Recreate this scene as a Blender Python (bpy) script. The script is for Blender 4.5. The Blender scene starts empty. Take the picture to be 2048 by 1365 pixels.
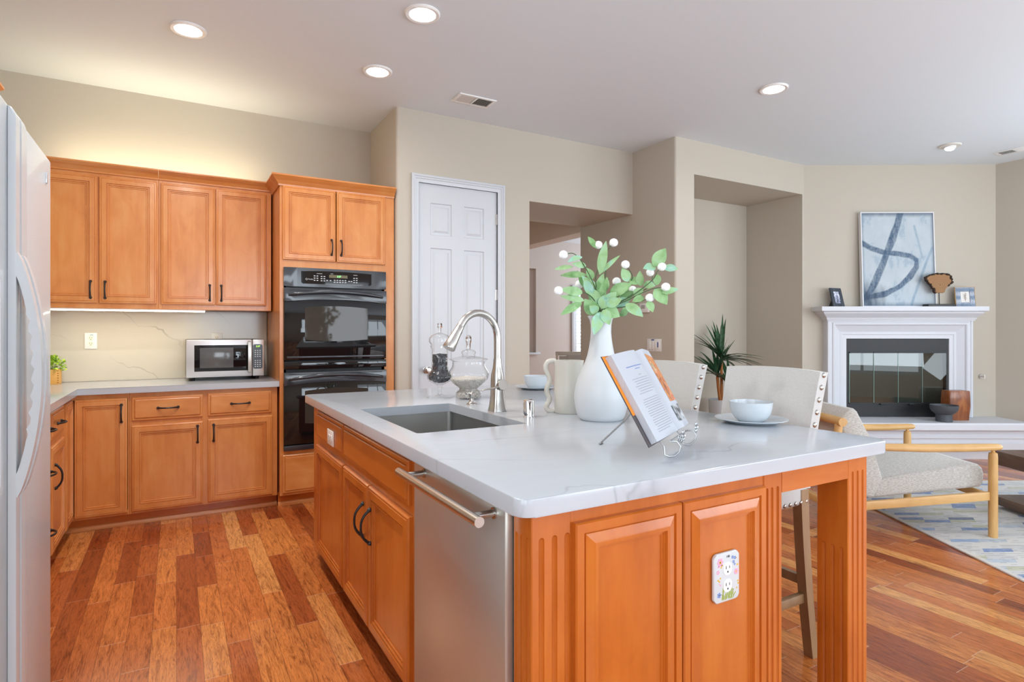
import bpy, bmesh, math, random
from mathutils import Vector, Matrix, noise
C = bpy.context.scene
COL = C.collection
R = math.radians
random.seed(7)

# ---------------------------------------------------------------- camera, sky, exposure
FPX, YAW, HORIZON, CAMH = 1174.0, R(29.757), 664.0, 1.27
cam = bpy.data.cameras.new('camera')
cam.sensor_width = 36.0
cam.lens = 36.0 * FPX / 2048.0
cam.shift_y = (HORIZON - 682.5) / 2048.0
cam.clip_start = 0.05
camo = bpy.data.objects.new('camera', cam)
COL.objects.link(camo)
camo.location = (0, 0, CAMH)
camo.rotation_euler = (R(90), 0, -YAW)
C.camera = camo
C.view_settings.view_transform = 'Standard'
C.view_settings.look = 'None'
C.view_settings.exposure = 0.78
C.view_settings.gamma = 1.0
C.cycles.max_bounces = 10
C.cycles.diffuse_bounces = 5
C.cycles.glossy_bounces = 4
C.cycles.transparent_max_bounces = 16
C.cycles.caustics_reflective = False
C.cycles.caustics_refractive = False
C.cycles.sample_clamp_indirect = 6.0

w = bpy.data.worlds.new('sky')
C.world = w
w.use_nodes = True
w.node_tree.nodes['Background'].inputs[0].default_value = (0.86, 0.93, 1.0, 1)
w.node_tree.nodes['Background'].inputs[1].default_value = 1.6

def area_light(name, loc, rot, sx, sy, power, color=(1, 1, 1), shape='RECTANGLE', spread=180, parent=None):
    l = bpy.data.lights.new(name, 'AREA')
    l.shape = shape; l.size = sx
    if shape in ('RECTANGLE', 'ELLIPSE'): l.size_y = sy
    l.energy = power; l.color = color; l.spread = R(spread)
    o = bpy.data.objects.new(name, l); COL.objects.link(o)
    o.location = loc; o.rotation_euler = rot
    if parent: o.parent = parent
    return o

# daylight outside the windows behind the camera and on the right-hand wall
DAY = (0.79, 0.905, 1.0)
area_light('daylight', (1.15, -2.75, 1.7), (R(116), 0, 0), 1.9, 1.5, 40, DAY)
area_light('daylight', (2.9, -2.75, 1.25), (R(116), 0, 0), 0.95, 2.2, 30, DAY)
area_light('daylight', (5.75, -2.75, 1.5), (R(125), 0, 0), 2.9, 2.1, 66, DAY)  # through the added living room window
area_light('daylight', (7.75, -0.2, 1.5), (R(125), 0, R(90)), 3.2, 2.1, 50, DAY)
area_light('daylight', (-1.35, -0.75, 1.5), (R(100), 0, R(-90)), 2.6, 1.6, 26, DAY)  # through the added left window, to brighten the island's left side
area_light('daylight', (6.13, 8.2, 1.45), (R(90), 0, R(180)), 0.8, 1.1, 45, DAY)
area_light('daylight', (7.8, 6.7, 1.5), (R(100), 0, R(90)), 1.8, 1.9, 34, DAY)  # through the added side opening, to brighten the dining room

# ---------------------------------------------------------------- measuring helpers
FW = Vector((math.sin(YAW), math.cos(YAW), 0)); RT = Vector((math.cos(YAW), -math.sin(YAW), 0))
def at(px, py, d):
    """world point seen at photo pixel (px, py) at depth d metres"""
    return Vector((0, 0, CAMH)) + d * (FW + (px - 1024) / FPX * RT + Vector((0, 0, (HORIZON - py) / FPX)))
def latd(lat, d, z=0.0):
    return lat * RT + d * FW + Vector((0, 0, z))

# ---------------------------------------------------------------- mesh builder
class B:
    def __init__(s): s.bm = bmesh.new()
    def quad(s, *pts):
        return s.bm.faces.new([s.bm.verts.new(p) for p in pts])
    def box(s, x0, x1, y0, y1, z0, z1, bev=0.0, seg=2):
        vs = [s.bm.verts.new(p) for p in ((x0,y0,z0),(x1,y0,z0),(x1,y1,z0),(x0,y1,z0),(x0,y0,z1),(x1,y0,z1),(x1,y1,z1),(x0,y1,z1))]
        fs = [s.bm.faces.new([vs[i] for i in f]) for f in ((0,3,2,1),(4,5,6,7),(0,1,5,4),(1,2,6,5),(2,3,7,6),(3,0,4,7))]
        if bev:
            es = list({e for f in fs for e in f.edges})
            bmesh.ops.bevel(s.bm, geom=es, offset=bev, segments=seg, affect='EDGES', profile=0.5)
        return s
    def prism(s, pts, a, b, axis='z', bev=0.0, seg=2):
        def P(p, t):
            return {'z': (p[0], p[1], t), 'y': (p[0], t, p[1]), 'x': (t, p[0], p[1])}[axis]
        lo = [s.bm.verts.new(P(p, a)) for p in pts]; hi = [s.bm.verts.new(P(p, b)) for p in pts]
        n = len(pts); fs = [s.bm.faces.new(lo), s.bm.faces.new(hi)]
        for i in range(n): fs.append(s.bm.faces.new((lo[i], lo[(i+1) % n], hi[(i+1) % n], hi[i])))
        if bev:
            es = list({e for f in fs[:2] for e in f.edges})
            bmesh.ops.bevel(s.bm, geom=es, offset=bev, segments=seg, affect='EDGES', profile=0.5)
        return s
    def lathe(s, prof, c=(0, 0, 0), seg=32, cap=True):
        rings = []
        for r, z in prof:
            if r < 1e-5: rings.append([s.bm.verts.new((c[0], c[1], c[2] + z))])
            else: rings.append([s.bm.verts.new((c[0] + r*math.cos(2*math.pi*i/seg), c[1] + r*math.sin(2*math.pi*i/seg), c[2] + z)) for i in range(seg)])
        for A, D in zip(rings, rings[1:]):
            for i in range(seg):
                j = (i+1) % seg
                if len(A) == 1 and len(D) == 1: continue
                if len(A) == 1: s.bm.faces.new((A[0], D[j], D[i]))
                elif len(D) == 1: s.bm.faces.new((A[i], A[j], D[0]))
                else: s.bm.faces.new((A[i], A[j], D[j], D[i]))
        if cap:
            for Rg in (rings[0], rings[-1]):
                if len(Rg) > 2: s.bm.faces.new(Rg)
        return s
    def tube(s, pts, r, seg=10, cap=True, flat=1.0, upv=None):
        pts = [Vector(p) for p in pts]; n = len(pts)
        rs = r if isinstance(r, (list, tuple)) else [r]*n
        t0 = (pts[1]-pts[0]).normalized()
        u = (Vector(upv) if upv else t0.orthogonal()); u = (u - t0*u.dot(t0)).normalized()
        rings = []
        for i, p in enumerate(pts):
            t = (pts[min(i+1, n-1)] - pts[max(i-1, 0)]).normalized()
            u = (u - t*u.dot(t)).normalized(); v = t.cross(u)
            rings.append([s.bm.verts.new(p + rs[i]*(math.cos(2*math.pi*k/seg)*u + flat*math.sin(2*math.pi*k/seg)*v)) for k in range(seg)])
        for A, D in zip(rings, rings[1:]):
            for i in range(seg): s.bm.faces.new((A[i], A[(i+1) % seg], D[(i+1) % seg], D[i]))
        if cap: s.bm.faces.new(rings[0]); s.bm.faces.new(rings[-1])
        return s
    def bar(s, p0, p1, wx, wy, bev=0.0, up=(0, 0, 1)):
        """rectangular bar from p0 to p1"""
        p0, p1 = Vector(p0), Vector(p1); t = (p1-p0).normalized()
        u = Vector(up).cross(t); u = (u if u.length > 1e-4 else Vector((1,0,0))).normalized(); v = t.cross(u)
        vs = []
        for p in (p0, p1):
            for a, b in ((-1,-1),(1,-1),(1,1),(-1,1)): vs.append(s.bm.verts.new(p + u*a*wx/2 + v*b*wy/2))
        fs = [s.bm.faces.new([vs[i] for i in f]) for f in ((0,1,2,3),(4,7,6,5),(0,4,5,1),(1,5,6,2),(2,6,7,3),(3,7,4,0))]
        if bev: bmesh.ops.bevel(s.bm, geom=list({e for f in fs for e in f.edges}), offset=bev, segments=2, affect='EDGES', profile=0.5)
        return s
    def ball(s, c, r, sub=2, sc=(1, 1, 1)):
        m = Matrix.Translation(c) @ Matrix.Diagonal((r*sc[0], r*sc[1], r*sc[2], 1))
        bmesh.ops.create_icosphere(s.bm, subdivisions=sub, radius=1, matrix=m); return s
    def panel(s, x0, x1, z0, z1, y, prof, back=True, bottom=True):
        """nested rectangles: prof = [(inset, outwards)], front looks to -y, last one is capped"""
        prev = None; first = None
        for ins, out in prof:
            zb = z0 + ins if bottom else z0
            ring = [s.bm.verts.new(p) for p in ((x0+ins, y-out, zb), (x1-ins, y-out, zb), (x1-ins, y-out, z1-ins), (x0+ins, y-out, z1-ins))]
            if prev:
                for i in range(4):
                    if not bottom and i == 0: continue
                    j = (i+1) % 4; s.bm.faces.new((prev[i], prev[j], ring[j], ring[i]))
            else: first = ring
            prev = ring
        if bottom: s.bm.faces.new(prev)
        if back: s.bm.faces.new(first)
        return s
    def torus(s, c, R0, r, seg=32, s2=8, nrm='z'):
        vs = []
        for i in range(seg):
            a = 2*math.pi*i/seg; row = []
            for k in range(s2):
                b = 2*math.pi*k/s2; q = (R0 + r*math.cos(b)); x, y, z = q*math.cos(a), q*math.sin(a), r*math.sin(b)
                p = {'z': (x, y, z), 'y': (x, z, y), 'x': (z, x, y)}[nrm]
                row.append(s.bm.verts.new((c[0]+p[0], c[1]+p[1], c[2]+p[2])))
            vs.append(row)
        for i in range(seg):
            for k in range(s2): s.bm.faces.new((vs[i][k], vs[(i+1) % seg][k], vs[(i+1) % seg][(k+1) % s2], vs[i][(k+1) % s2]))
        return s
    def xf(s, m): bmesh.ops.transform(s.bm, matrix=m, verts=s.bm.verts); return s
    def obj(s, name, mat, parent=None, smooth=35, normals=True):
        if normals: bmesh.ops.recalc_face_normals(s.bm, faces=s.bm.faces)
        me = bpy.data.meshes.new(name); s.bm.to_mesh(me); s.bm.free()
        if smooth:
            me.shade_smooth(); me.set_sharp_from_angle(angle=R(smooth))
        o = bpy.data.objects.new(name, me); COL.objects.link(o)
        for m in (mat if isinstance(mat, (list, tuple)) else [mat]): me.materials.append(m)
        if parent: o.parent = parent
        return o

def cut(o, cutter, smooth=35):
    """carve the cutter's volume out of o, leaving a plain mesh"""
    c = cutter.obj('cutter', o.data.materials[0], None, smooth=0)
    c.matrix_world = o.matrix_world
    bpy.context.view_layer.update()
    md = o.modifiers.new('cut', 'BOOLEAN'); md.object = c; md.operation = 'DIFFERENCE'; md.solver = 'EXACT'
    dg = bpy.context.evaluated_depsgraph_get()
    me = bpy.data.meshes.new_from_object(o.evaluated_get(dg))
    o.modifiers.clear(); old = o.data; nm = old.name; o.data = me
    bpy.data.meshes.remove(old); me.name = nm
    cm = c.data; bpy.data.objects.remove(c); bpy.data.meshes.remove(cm)
    if smooth: me.shade_smooth(); me.set_sharp_from_angle(angle=R(smooth))
    return o

def tag(o, label, cat, group=None, kind=None):
    o['label'] = label; o['category'] = cat
    if group: o['group'] = group
    if kind: o['kind'] = kind
    return o
def thing(name, label, cat, loc=(0, 0, 0), rz=0.0, group=None):
    o = bpy.data.objects.new(name, None); COL.objects.link(o)
    o.empty_display_size = 0.1; o.location = loc; o.rotation_euler = (0, 0, rz)
    return tag(o, label, cat, group)
def struct(o, label=None):
    o['kind'] = 'structure'
    if label: o['label'] = label
    return o
def copy_tree(o, parent=None):
    c = o.copy(); COL.objects.link(c); c.parent = parent
    for ch in [x for x in COL.objects if x.parent == o]: copy_tree(ch, c)
    return c
def text(s_, name, size, mat, parent, loc, rot, depth=0.0004, align='CENTER'):
    cu = bpy.data.curves.new(name, 'FONT'); cu.body = s_; cu.size = size; cu.align_x = align; cu.align_y = 'CENTER'; cu.extrude = depth
    t = bpy.data.objects.new(name, cu); COL.objects.link(t); bpy.context.view_layer.update()
    me = bpy.data.meshes.new_from_object(t.evaluated_get(bpy.context.evaluated_depsgraph_get()))
    bpy.data.objects.remove(t); bpy.data.curves.remove(cu)
    o = bpy.data.objects.new(name, me); COL.objects.link(o); me.materials.clear(); me.materials.append(mat)
    me.transform(Matrix.Translation(loc) @ rot.to_4x4()); o.parent = parent
    return o
FRONT = Matrix.Rotation(R(90), 3, 'X')      # lettering that reads from -y

# ---------------------------------------------------------------- materials
def rgb(h):
    h = h.lstrip('#'); v = [int(h[i:i+2], 16)/255 for i in (0, 2, 4)]
    return tuple(x/12.92 if x <= 0.04045 else ((x+0.055)/1.055)**2.4 for x in v)
class N:
    def __init__(s, name):
        s.m = bpy.data.materials.new(name); s.m.use_nodes = True; s.t = s.m.node_tree
        s.p = s.t.nodes['Principled BSDF']
    def n(s, typ, **k):
        o = s.t.nodes.new(typ)
        for a, b in k.items(): setattr(o, a, b)
        return o
    def put(s, sock, v):
        if isinstance(v, bpy.types.NodeSocket): s.t.links.new(v, sock)
        elif isinstance(v, (tuple, list)) and len(v) == 3 and sock.type == 'RGBA': sock.default_value = (*v, 1)
        else: sock.default_value = v
    def m_(s, op, a, b=0.0, c=0.0):
        o = s.n('ShaderNodeMath', operation=op); s.put(o.inputs[0], a); s.put(o.inputs[1], b)
        if op in ('MULTIPLY_ADD', 'SMOOTH_MIN', 'COMPARE'): s.put(o.inputs[2], c)
        return o.outputs[0]
    def mix(s, f, a, b, bt='MIX'):
        o = s.n('ShaderNodeMix', data_type='RGBA', blend_type=bt)
        s.put(o.inputs[0], f); s.put(o.inputs[6], a); s.put(o.inputs[7], b); return o.outputs[2]
    def coord(s, which='Object'): return s.n('ShaderNodeTexCoord').outputs[which]
    def xyz(s, v):
        o = s.n('ShaderNodeSeparateXYZ'); s.put(o.inputs[0], v); return o.outputs
    def vec(s, x, y, z):
        o = s.n('ShaderNodeCombineXYZ')
        for i, v in enumerate((x, y, z)): s.put(o.inputs[i], v)
        return o.outputs[0]
    def noise(s, v, scale=5, detail=3, rough=.5, dist=0.0):
        o = s.n('ShaderNodeTexNoise'); s.put(o.inputs['Vector'], v)
        o.inputs['Scale'].default_value = scale; o.inputs['Detail'].default_value = detail
        o.inputs['Roughness'].default_value = rough; o.inputs['Distortion'].default_value = dist
        return o.outputs[0]
    def white(s, v):
        o = s.n('ShaderNodeTexWhiteNoise', noise_dimensions='3D'); s.put(o.inputs['Vector'], v); return o.outputs[0]
    def ramp(s, f, stops, interp='LINEAR'):
        o = s.n('ShaderNodeValToRGB'); s.put(o.inputs[0], f); cr = o.color_ramp; cr.interpolation = interp
        while len(cr.elements) < len(stops): cr.elements.new(0.5)
        for e, (p, c) in zip(cr.elements, stops): e.position = p; e.color = (*c, 1) if len(c) == 3 else c
        return o.outputs[0]
    def scale(s, v, sc):
        o = s.n('ShaderNodeVectorMath', operation='MULTIPLY'); s.put(o.inputs[0], v); o.inputs[1].default_value = sc; return o.outputs[0]
    def add(s, a, b):
        o = s.n('ShaderNodeVectorMath', operation='ADD'); s.put(o.inputs[0], a); s.put(o.inputs[1], b); return o.outputs[0]
    def bump(s, h, strength=.1, dist=.01):
        o = s.n('ShaderNodeBump'); o.inputs['Strength'].default_value = strength; o.inputs['Distance'].default_value = dist
        s.put(o.inputs['Height'], h); s.t.links.new(o.outputs[0], s.p.inputs['Normal'])
    def set(s, **k):
        for a, b in k.items(): s.put(s.p.inputs[a.replace('_', ' ')], b)
        return s
def flatm(name, color, rough=.5, metal=0.0, **k):
    a = N(name); a.set(Base_Color=color, Roughness=rough, Metallic=metal, **k); return a.m
def rand_off(a):
    return a.m_('MULTIPLY', a.n('ShaderNodeObjectInfo').outputs['Random'], 37.0)

def wood(name, dark, mid, light, rough=.28, axis='z', grain=1.0, coat=.25):
    a = N(name); co = a.coord(); off = rand_off(a)
    co = a.add(co, a.vec(off, off, off))
    st = {'z': (26, 26, 1.6), 'x': (1.6, 26, 26), 'y': (26, 1.6, 26)}[axis]
    g = a.noise(a.scale(co, st), 2.2*grain, 5, .6, .6)
    b = a.noise(a.scale(co, tuple(v/8 + .8 for v in st)), 2.0, 2, .5, .4)
    f = a.m_('ADD', a.m_('MULTIPLY', g, .25), a.m_('ADD', a.m_('MULTIPLY', b, .40), a.m_('MULTIPLY', a.noise(a.scale(co, tuple(3.0 if v < 5 else 7.0 for v in st)), 1.3, 3, .55, 1.2), .35)))
    a.set(Base_Color=a.ramp(f, [(.30, dark), (.5, mid), (.72, light)]), Roughness=rough, Coat_Weight=coat, Coat_Roughness=.15)
    return a.m
MAPLE = (rgb('#C07338'), rgb('#D28848'), rgb('#DD9E62'))
wood_v = wood('maple_stained', *MAPLE, grain=.6)
wood_h = wood('maple_stained_horizontal', *MAPLE, axis='x', grain=.6)
MAPLE_BAKED_LIGHT = (rgb('#A85517'), rgb('#BC6420'), rgb('#CA772E'))  # same maple; the island's more orange lighting is put into its colour
isle_v = wood('maple_baked_light', *MAPLE_BAKED_LIGHT, grain=.6)
isle_h = wood('maple_baked_light_horizontal', *MAPLE_BAKED_LIGHT, axis='x', grain=.6)
isle_y = wood('maple_baked_light_lengthwise', *MAPLE_BAKED_LIGHT, axis='y', grain=.6)
oak = wood('pale_oak', rgb('#B98B4E'), rgb('#CFA468'), rgb('#DDB87E'), rough=.4, axis='x', coat=.05)
oak_v = wood('pale_oak_upright', rgb('#B98B4E'), rgb('#CFA468'), rgb('#DDB87E'), rough=.4, coat=.05)
greywood = wood('weathered_wood', rgb('#7E6143'), rgb('#937454'), rgb('#A68865'), rough=.4, coat=.05)
walnut = wood('dark_walnut', rgb('#3E2B20'), rgb('#5C4334'), rgb('#7C6350'), rough=.45, axis='y', coat=.1)
boxwood = wood('box_pine', rgb('#C98C3C'), rgb('#DDA552'), rgb('#E8B868'), rough=.5, axis='x', coat=0)

def floor_mat():
    a = N('floor_planks'); p = a.xyz(a.coord('Object')); W = .09
    row = a.m_('FLOOR', a.m_('DIVIDE', p[0], W))
    r1 = a.white(a.vec(row, 3.1, 0.0))
    L = a.m_('ADD', .42, a.m_('MULTIPLY', r1, .6))
    yy = a.m_('ADD', a.m_('DIVIDE', p[1], L), a.m_('MULTIPLY', r1, 13.7))
    colm = a.m_('FLOOR', yy)
    idn = a.white(a.vec(row, colm, 1.7)); id2 = a.white(a.vec(colm, row, 9.3))
    fx = a.m_('ABSOLUTE', a.m_('SUBTRACT', a.m_('FRACT', a.m_('DIVIDE', p[0], W)), .5))
    fy = a.m_('ABSOLUTE', a.m_('SUBTRACT', a.m_('FRACT', yy), .5))
    seamx = a.m_('GREATER_THAN', fx, .488)
    seamy = a.m_('GREATER_THAN', a.m_('MULTIPLY', fy, L), a.m_('SUBTRACT', a.m_('MULTIPLY', L, .5), .0012))
    gv = a.vec(a.m_('ADD', a.m_('MULTIPLY', p[0], 22.0), a.m_('MULTIPLY', idn, 50.0)), a.m_('ADD', a.m_('MULTIPLY', p[1], 2.4), a.m_('MULTIPLY', id2, 50.0)), 0.0)
    g = a.noise(gv, 1.6, 7, .66, 2.2)
    g2 = a.noise(a.scale(gv, (1.9, 1.0, 1.0)), 4.0, 5, .7, 2.6)
    base = a.ramp(idn, [(0, rgb('#88411F')), (.2, rgb('#AA592C')), (.5, rgb('#C26F38')), (.8, rgb('#D28344')), (1, rgb('#E0A05E'))])
    gr = a.ramp(g, [(.32, (.40, .30, .24)), (.47, (.92, .90, .88)), (.56, (1.05, 1.04, 1.02)), (.75, (1.32, 1.28, 1.2))])
    c = a.mix(.95, base, gr, 'MULTIPLY')
    c = a.mix(a.m_('MINIMUM', a.m_('MAXIMUM', a.m_('MULTIPLY', a.m_('SUBTRACT', g2, .51), 6.0), 0.0), .72), c, rgb('#6A2C12'))
    c = a.mix(a.m_('MULTIPLY', seamx, .55), c, rgb('#45200F'))
    c = a.mix(a.m_('MULTIPLY', seamy, .6), c, rgb('#D8B79A'))
    a.set(Base_Color=c, Roughness=a.m_('ADD', .16, a.m_('MULTIPLY', g, .10)), Coat_Weight=.12, Coat_Roughness=.08, Specular_IOR_Level=.4)
    a.bump(a.m_('SUBTRACT', a.m_('MULTIPLY', g, .3), seamx), .08, .002)
    return a.m
def quartz_mat(name, base, vein, amount=.5, sc=1.0, run=(.5, 2.4, 1.0), patch=.44):
    a = N(name); co = a.coord('Object')
    q = a.xyz(co); ws = a.noise(a.scale(co, (1.1*sc, 1.1*sc, 1.1*sc)), 1.6, 4, .55, .3)
    ph = a.m_('ADD', a.m_('ADD', a.m_('MULTIPLY', q[0], run[0]), a.m_('ADD', a.m_('MULTIPLY', q[1], run[1]), a.m_('MULTIPLY', q[2], run[2]))), a.m_('MULTIPLY', ws, 1.7))
    v1 = a.m_('SUBTRACT', 1.0, a.m_('MULTIPLY', a.m_('ABSOLUTE', a.m_('SUBTRACT', a.m_('FRACT', ph), .5)), 48.0))
    v1 = a.m_('MAXIMUM', v1, 0.0)
    pa = a.noise(co, 2.3*sc, 3, .5)
    v1 = a.m_('MULTIPLY', v1, a.m_('MAXIMUM', a.m_('MULTIPLY', a.m_('SUBTRACT', pa, patch), 6.0), 0.0))
    cl = a.noise(a.scale(co, (2.0, 7.0, 2.0)), 2.0*sc, 5, .6)
    c = a.mix(a.m_('MULTIPLY', cl, .22), base, vein)
    c = a.mix(a.m_('MINIMUM', a.m_('MULTIPLY', v1, amount), .8), c, vein)
    a.set(Base_Color=c, Roughness=.16, Specular_IOR_Level=.5)
    return a.m
def paint(name, color, bump=.12, sc=90, rough=.75):
    a = N(name); a.set(Base_Color=color, Roughness=rough)
    if bump: a.bump(a.noise(a.coord('Object'), sc, 2, .5), bump, .004)
    return a.m
def steel(name, color, rough, axis=2, metal=1.0):
    a = N(name); st = [90, 90, 90]; st[axis] = 1.2
    g = a.noise(a.scale(a.coord('Object'), tuple(st)), 6, 3, .6)
    a.set(Base_Color=color, Metallic=metal, Roughness=a.m_('ADD', rough, a.m_('MULTIPLY', g, .12)))
    a.bump(g, .02, .001); return a.m
def fabric(name, c1, c2, sc=(300, 300, 300), bump=.25, mixn=None):
    a = N(name); co = a.coord('Object')
    g = a.noise(a.scale(co, sc), 1.0, 3, .6)
    g2 = a.noise(co, 7, 2, .5)
    col = a.mix(a.ramp(g, [(.36, (0, 0, 0)), (.66, (1, 1, 1))]), c1, c2)
    col = a.mix(a.m_('MULTIPLY', g2, .12), col, (c1[0]*.85, c1[1]*.85, c1[2]*.85))
    a.set(Base_Color=col, Roughness=.9, Sheen_Weight=.25); a.bump(g, bump, .002); return a.m
def emit(name, color, s):
    a = N(name); a.set(Base_Color=(0, 0, 0), Emission_Color=color, Emission_Strength=s); return a.m
def glass(name, tint=(1, 1, 1), ior=1.45, refl=1.0, rough=0.0):
    """thin clear pane or shell: passes light, mirrors at grazing angles"""
    a = N(name); a.t.nodes.remove(a.p)
    tr = a.n('ShaderNodeBsdfTransparent'); tr.inputs[0].default_value = (*tint, 1)
    gl = a.n('ShaderNodeBsdfGlossy'); gl.inputs['Roughness'].default_value = rough
    fr = a.n('ShaderNodeLayerWeight'); fr.inputs[0].default_value = .5
    f0 = ((ior-1)/(ior+1))**2
    f = a.m_('MINIMUM', a.m_('MULTIPLY', a.m_('ADD', f0, a.m_('MULTIPLY', a.m_('POWER', fr.outputs['Facing'], 3.2), 1-f0)), refl), 1.0)
    mx = a.n('ShaderNodeMixShader'); a.t.links.new(f, mx.inputs[0]); a.t.links.new(tr.outputs[0], mx.inputs[1]); a.t.links.new(gl.outputs[0], mx.inputs[2])
    a.t.links.new(mx.outputs[0], a.t.nodes['Material Output'].inputs['Surface']); return a.m

floor_m = floor_mat()
quartz = quartz_mat('quartz_white', rgb('#BDC3CA'), rgb('#8C9199'), .5)
quartz_splash = quartz_mat('quartz_splash', rgb('#D0C9BB'), rgb('#8C8578'), .5, .9, (1.9, 0, 3.1), .40)
wall_m = paint('wall_paint_beige', rgb('#C1B9AB'))
tan_m = paint('wall_paint_tan', rgb('#D2C0AE'))
ceil_m = paint('ceiling_paint', rgb('#DFE7ED'), .10, 120)
trim_m = flatm('trim_white', rgb('#CCD0D5'), .35)
stone_m = flatm('mantel_white', rgb('#D5D8DE'), .5)
steel_m = steel('stainless_brushed', (.58, .58, .54), .28, 2, .8)
steel_h = steel('stainless_brushed_sideways', (.72, .72, .73), .30, 0, .7)
nickel = flatm('brushed_nickel', (.55, .53, .50), .27, 1.0)
sink_m = steel('sink_steel', (.42, .42, .41), .34, 0)
chrome = flatm('chrome', (.86, .86, .87), .06, 1.0)
pewter = flatm('pewter_wire', (.45, .46, .47), .34, 1.0)
nailm = flatm('nailhead_nickel', (.50, .47, .43), .28, 1.0)
blackmetal = flatm('matte_black_metal', (.012, .012, .014), .38)
ovenblack = flatm('oven_black_satin', (.022, .026, .034), .26, Coat_Weight=.5, Coat_Roughness=.1)
ovenglass = flatm('oven_black_glass', (.006, .006, .007), .03, Specular_IOR_Level=.5)
ovenpane = flatm('oven_window_glass', (.05, .042, .035), .04, Specular_IOR_Level=.25)
fireblack = flatm('firebox_black', (.010, .011, .013), .5)
fireback = flatm('firebox_lining', (.05, .047, .045), .9)
plast = flatm('white_plastic', rgb('#EDEDEB'), .35)
slotm = flatm('slot_dark', (.02, .02, .02), .6)
ivory = flatm('ivory_plastic', rgb('#EDE7D8'), .35)
def fridge_mat():
    a = N('fridge_white_textured'); a.set(Base_Color=rgb('#C4C9CC'), Roughness=.32, Coat_Weight=.2)
    a.bump(a.noise(a.coord('Object'), 170, 2, .5), .25, .002); return a.m
fridge_m = fridge_mat()
fridge_s = flatm('fridge_white_smooth', rgb('#C8CDD0'), .25)
ceramic = flatm('white_ceramic', rgb('#C9CDD0'), .38)
cream = flatm('cream_ceramic', rgb('#CFCBC1'), .3)
bluewhite = flatm('bluewhite_ceramic', rgb('#C3CBD1'), .2)
linen = fabric('linen_cream', rgb('#CDCDCB'), rgb('#BBBAB6'), (420, 420, 420), .2)
tweed = fabric('tweed_cream', rgb('#CBCAC6'), rgb('#A19B93'), (60, 260, 260), .35)
glassm = glass('clear_glass', (.985, .99, .99), 1.5, 1.0)
fireglass = glass('smoked_glass', (.55, .58, .57), 1.5, 1.7)
glasssolid = flatm('solid_glass', (1, 1, 1), .0, Transmission_Weight=1.0, IOR=1.45)
page = flatm('book_page', rgb('#B6BBC3'), .6)
lamp_m = emit('lamp_lens', (1.0, .98, .95), 9.0)
strip_m = emit('led_strip', (1.0, .93, .74), 7.0)
# ================================================================ the setting
CEIL = 3.05
struct(B().box(-1.35, 7.8, -2.75, 8.25, -.1, 0).obj('floor', floor_m, smooth=0))
struct(B().box(-1.35, 7.8, -2.75, 8.25, CEIL, CEIL+.1).obj('ceiling', ceil_m, smooth=0))
struct(B().box(-1.32, 1.6, 5.18, 5.3, 0, CEIL).obj('wall_back', wall_m, smooth=0))
wl = B().box(-1.32, -1.19, -2.6, 5.3, 0, CEIL).obj('wall_left', wall_m, smooth=0); c = B(); c.box(-1.5, -1.0, -2.05, .55, .7, 2.3); struct(cut(wl, c, 0))  # opening cut for the added left window

def rounded(pts, rad, seg=5):
    """footprint polygon; pts = [(x, y, round?)]"""
    out = []; n = len(pts)
    for i, (x, y, r) in enumerate(pts):
        if not r: out.append((x, y)); continue
        p = Vector((x, y)); a = (Vector(pts[i-1][:2]) - p).normalized(); b = (Vector(pts[(i+1) % n][:2]) - p).normalized()
        c = p + (a + b)*rad
        s0 = p + a*rad - c; s1 = p + b*rad - c
        a0 = math.atan2(s0.y, s0.x); a1 = math.atan2(s1.y, s1.x); da = (a1 - a0 + math.pi) % (2*math.pi) - math.pi
        for k in range(seg+1):
            t = a0 + da*k/seg; out.append((c.x + rad*math.cos(t), c.y + rad*math.sin(t)))
    return out
# pantry block with the hallway opening beside it
b = B(); b.prism(rounded([(1.505, 4.47, 1), (3.937, 4.47, 0), (3.937, 5.27, 0), (1.505, 5.27, 0)], .022), 0, CEIL)
pw = b.obj('wall_pantry', wall_m)
c = B(); c.box(1.69, 2.411, 4.3, 4.60, -.1, 2.475); cut(pw, c)
c = B(); c.prism(rounded([(2.735, 4.40, 0), (4.1, 4.40, 0), (4.1, 5.4, 0), (2.735, 5.4, 0)], .02), -.1, 2.436); cut(pw, c)
struct(pw)
# niche block, its left side is the hallway's right wall
b = B(); b.prism(rounded([(3.937, 3.895, 1), (6.05, 3.895, 0), (6.05, 5.337, 0), (3.937, 5.337, 0)], .022), 0, CEIL)
nw = b.obj('wall_niche', wall_m)
c = B(); c.prism(rounded([(4.176, 3.8, 0), (5.79, 3.8, 0), (5.79, 4.60, 0), (4.176, 4.60, 0)], .02), -.1, 2.735); cut(nw, c)
struct(nw)
struct(B().box(2.62, 2.735, 5.27, 8.0, 0, CEIL).obj('wall_hall', tan_m, smooth=0))
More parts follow.
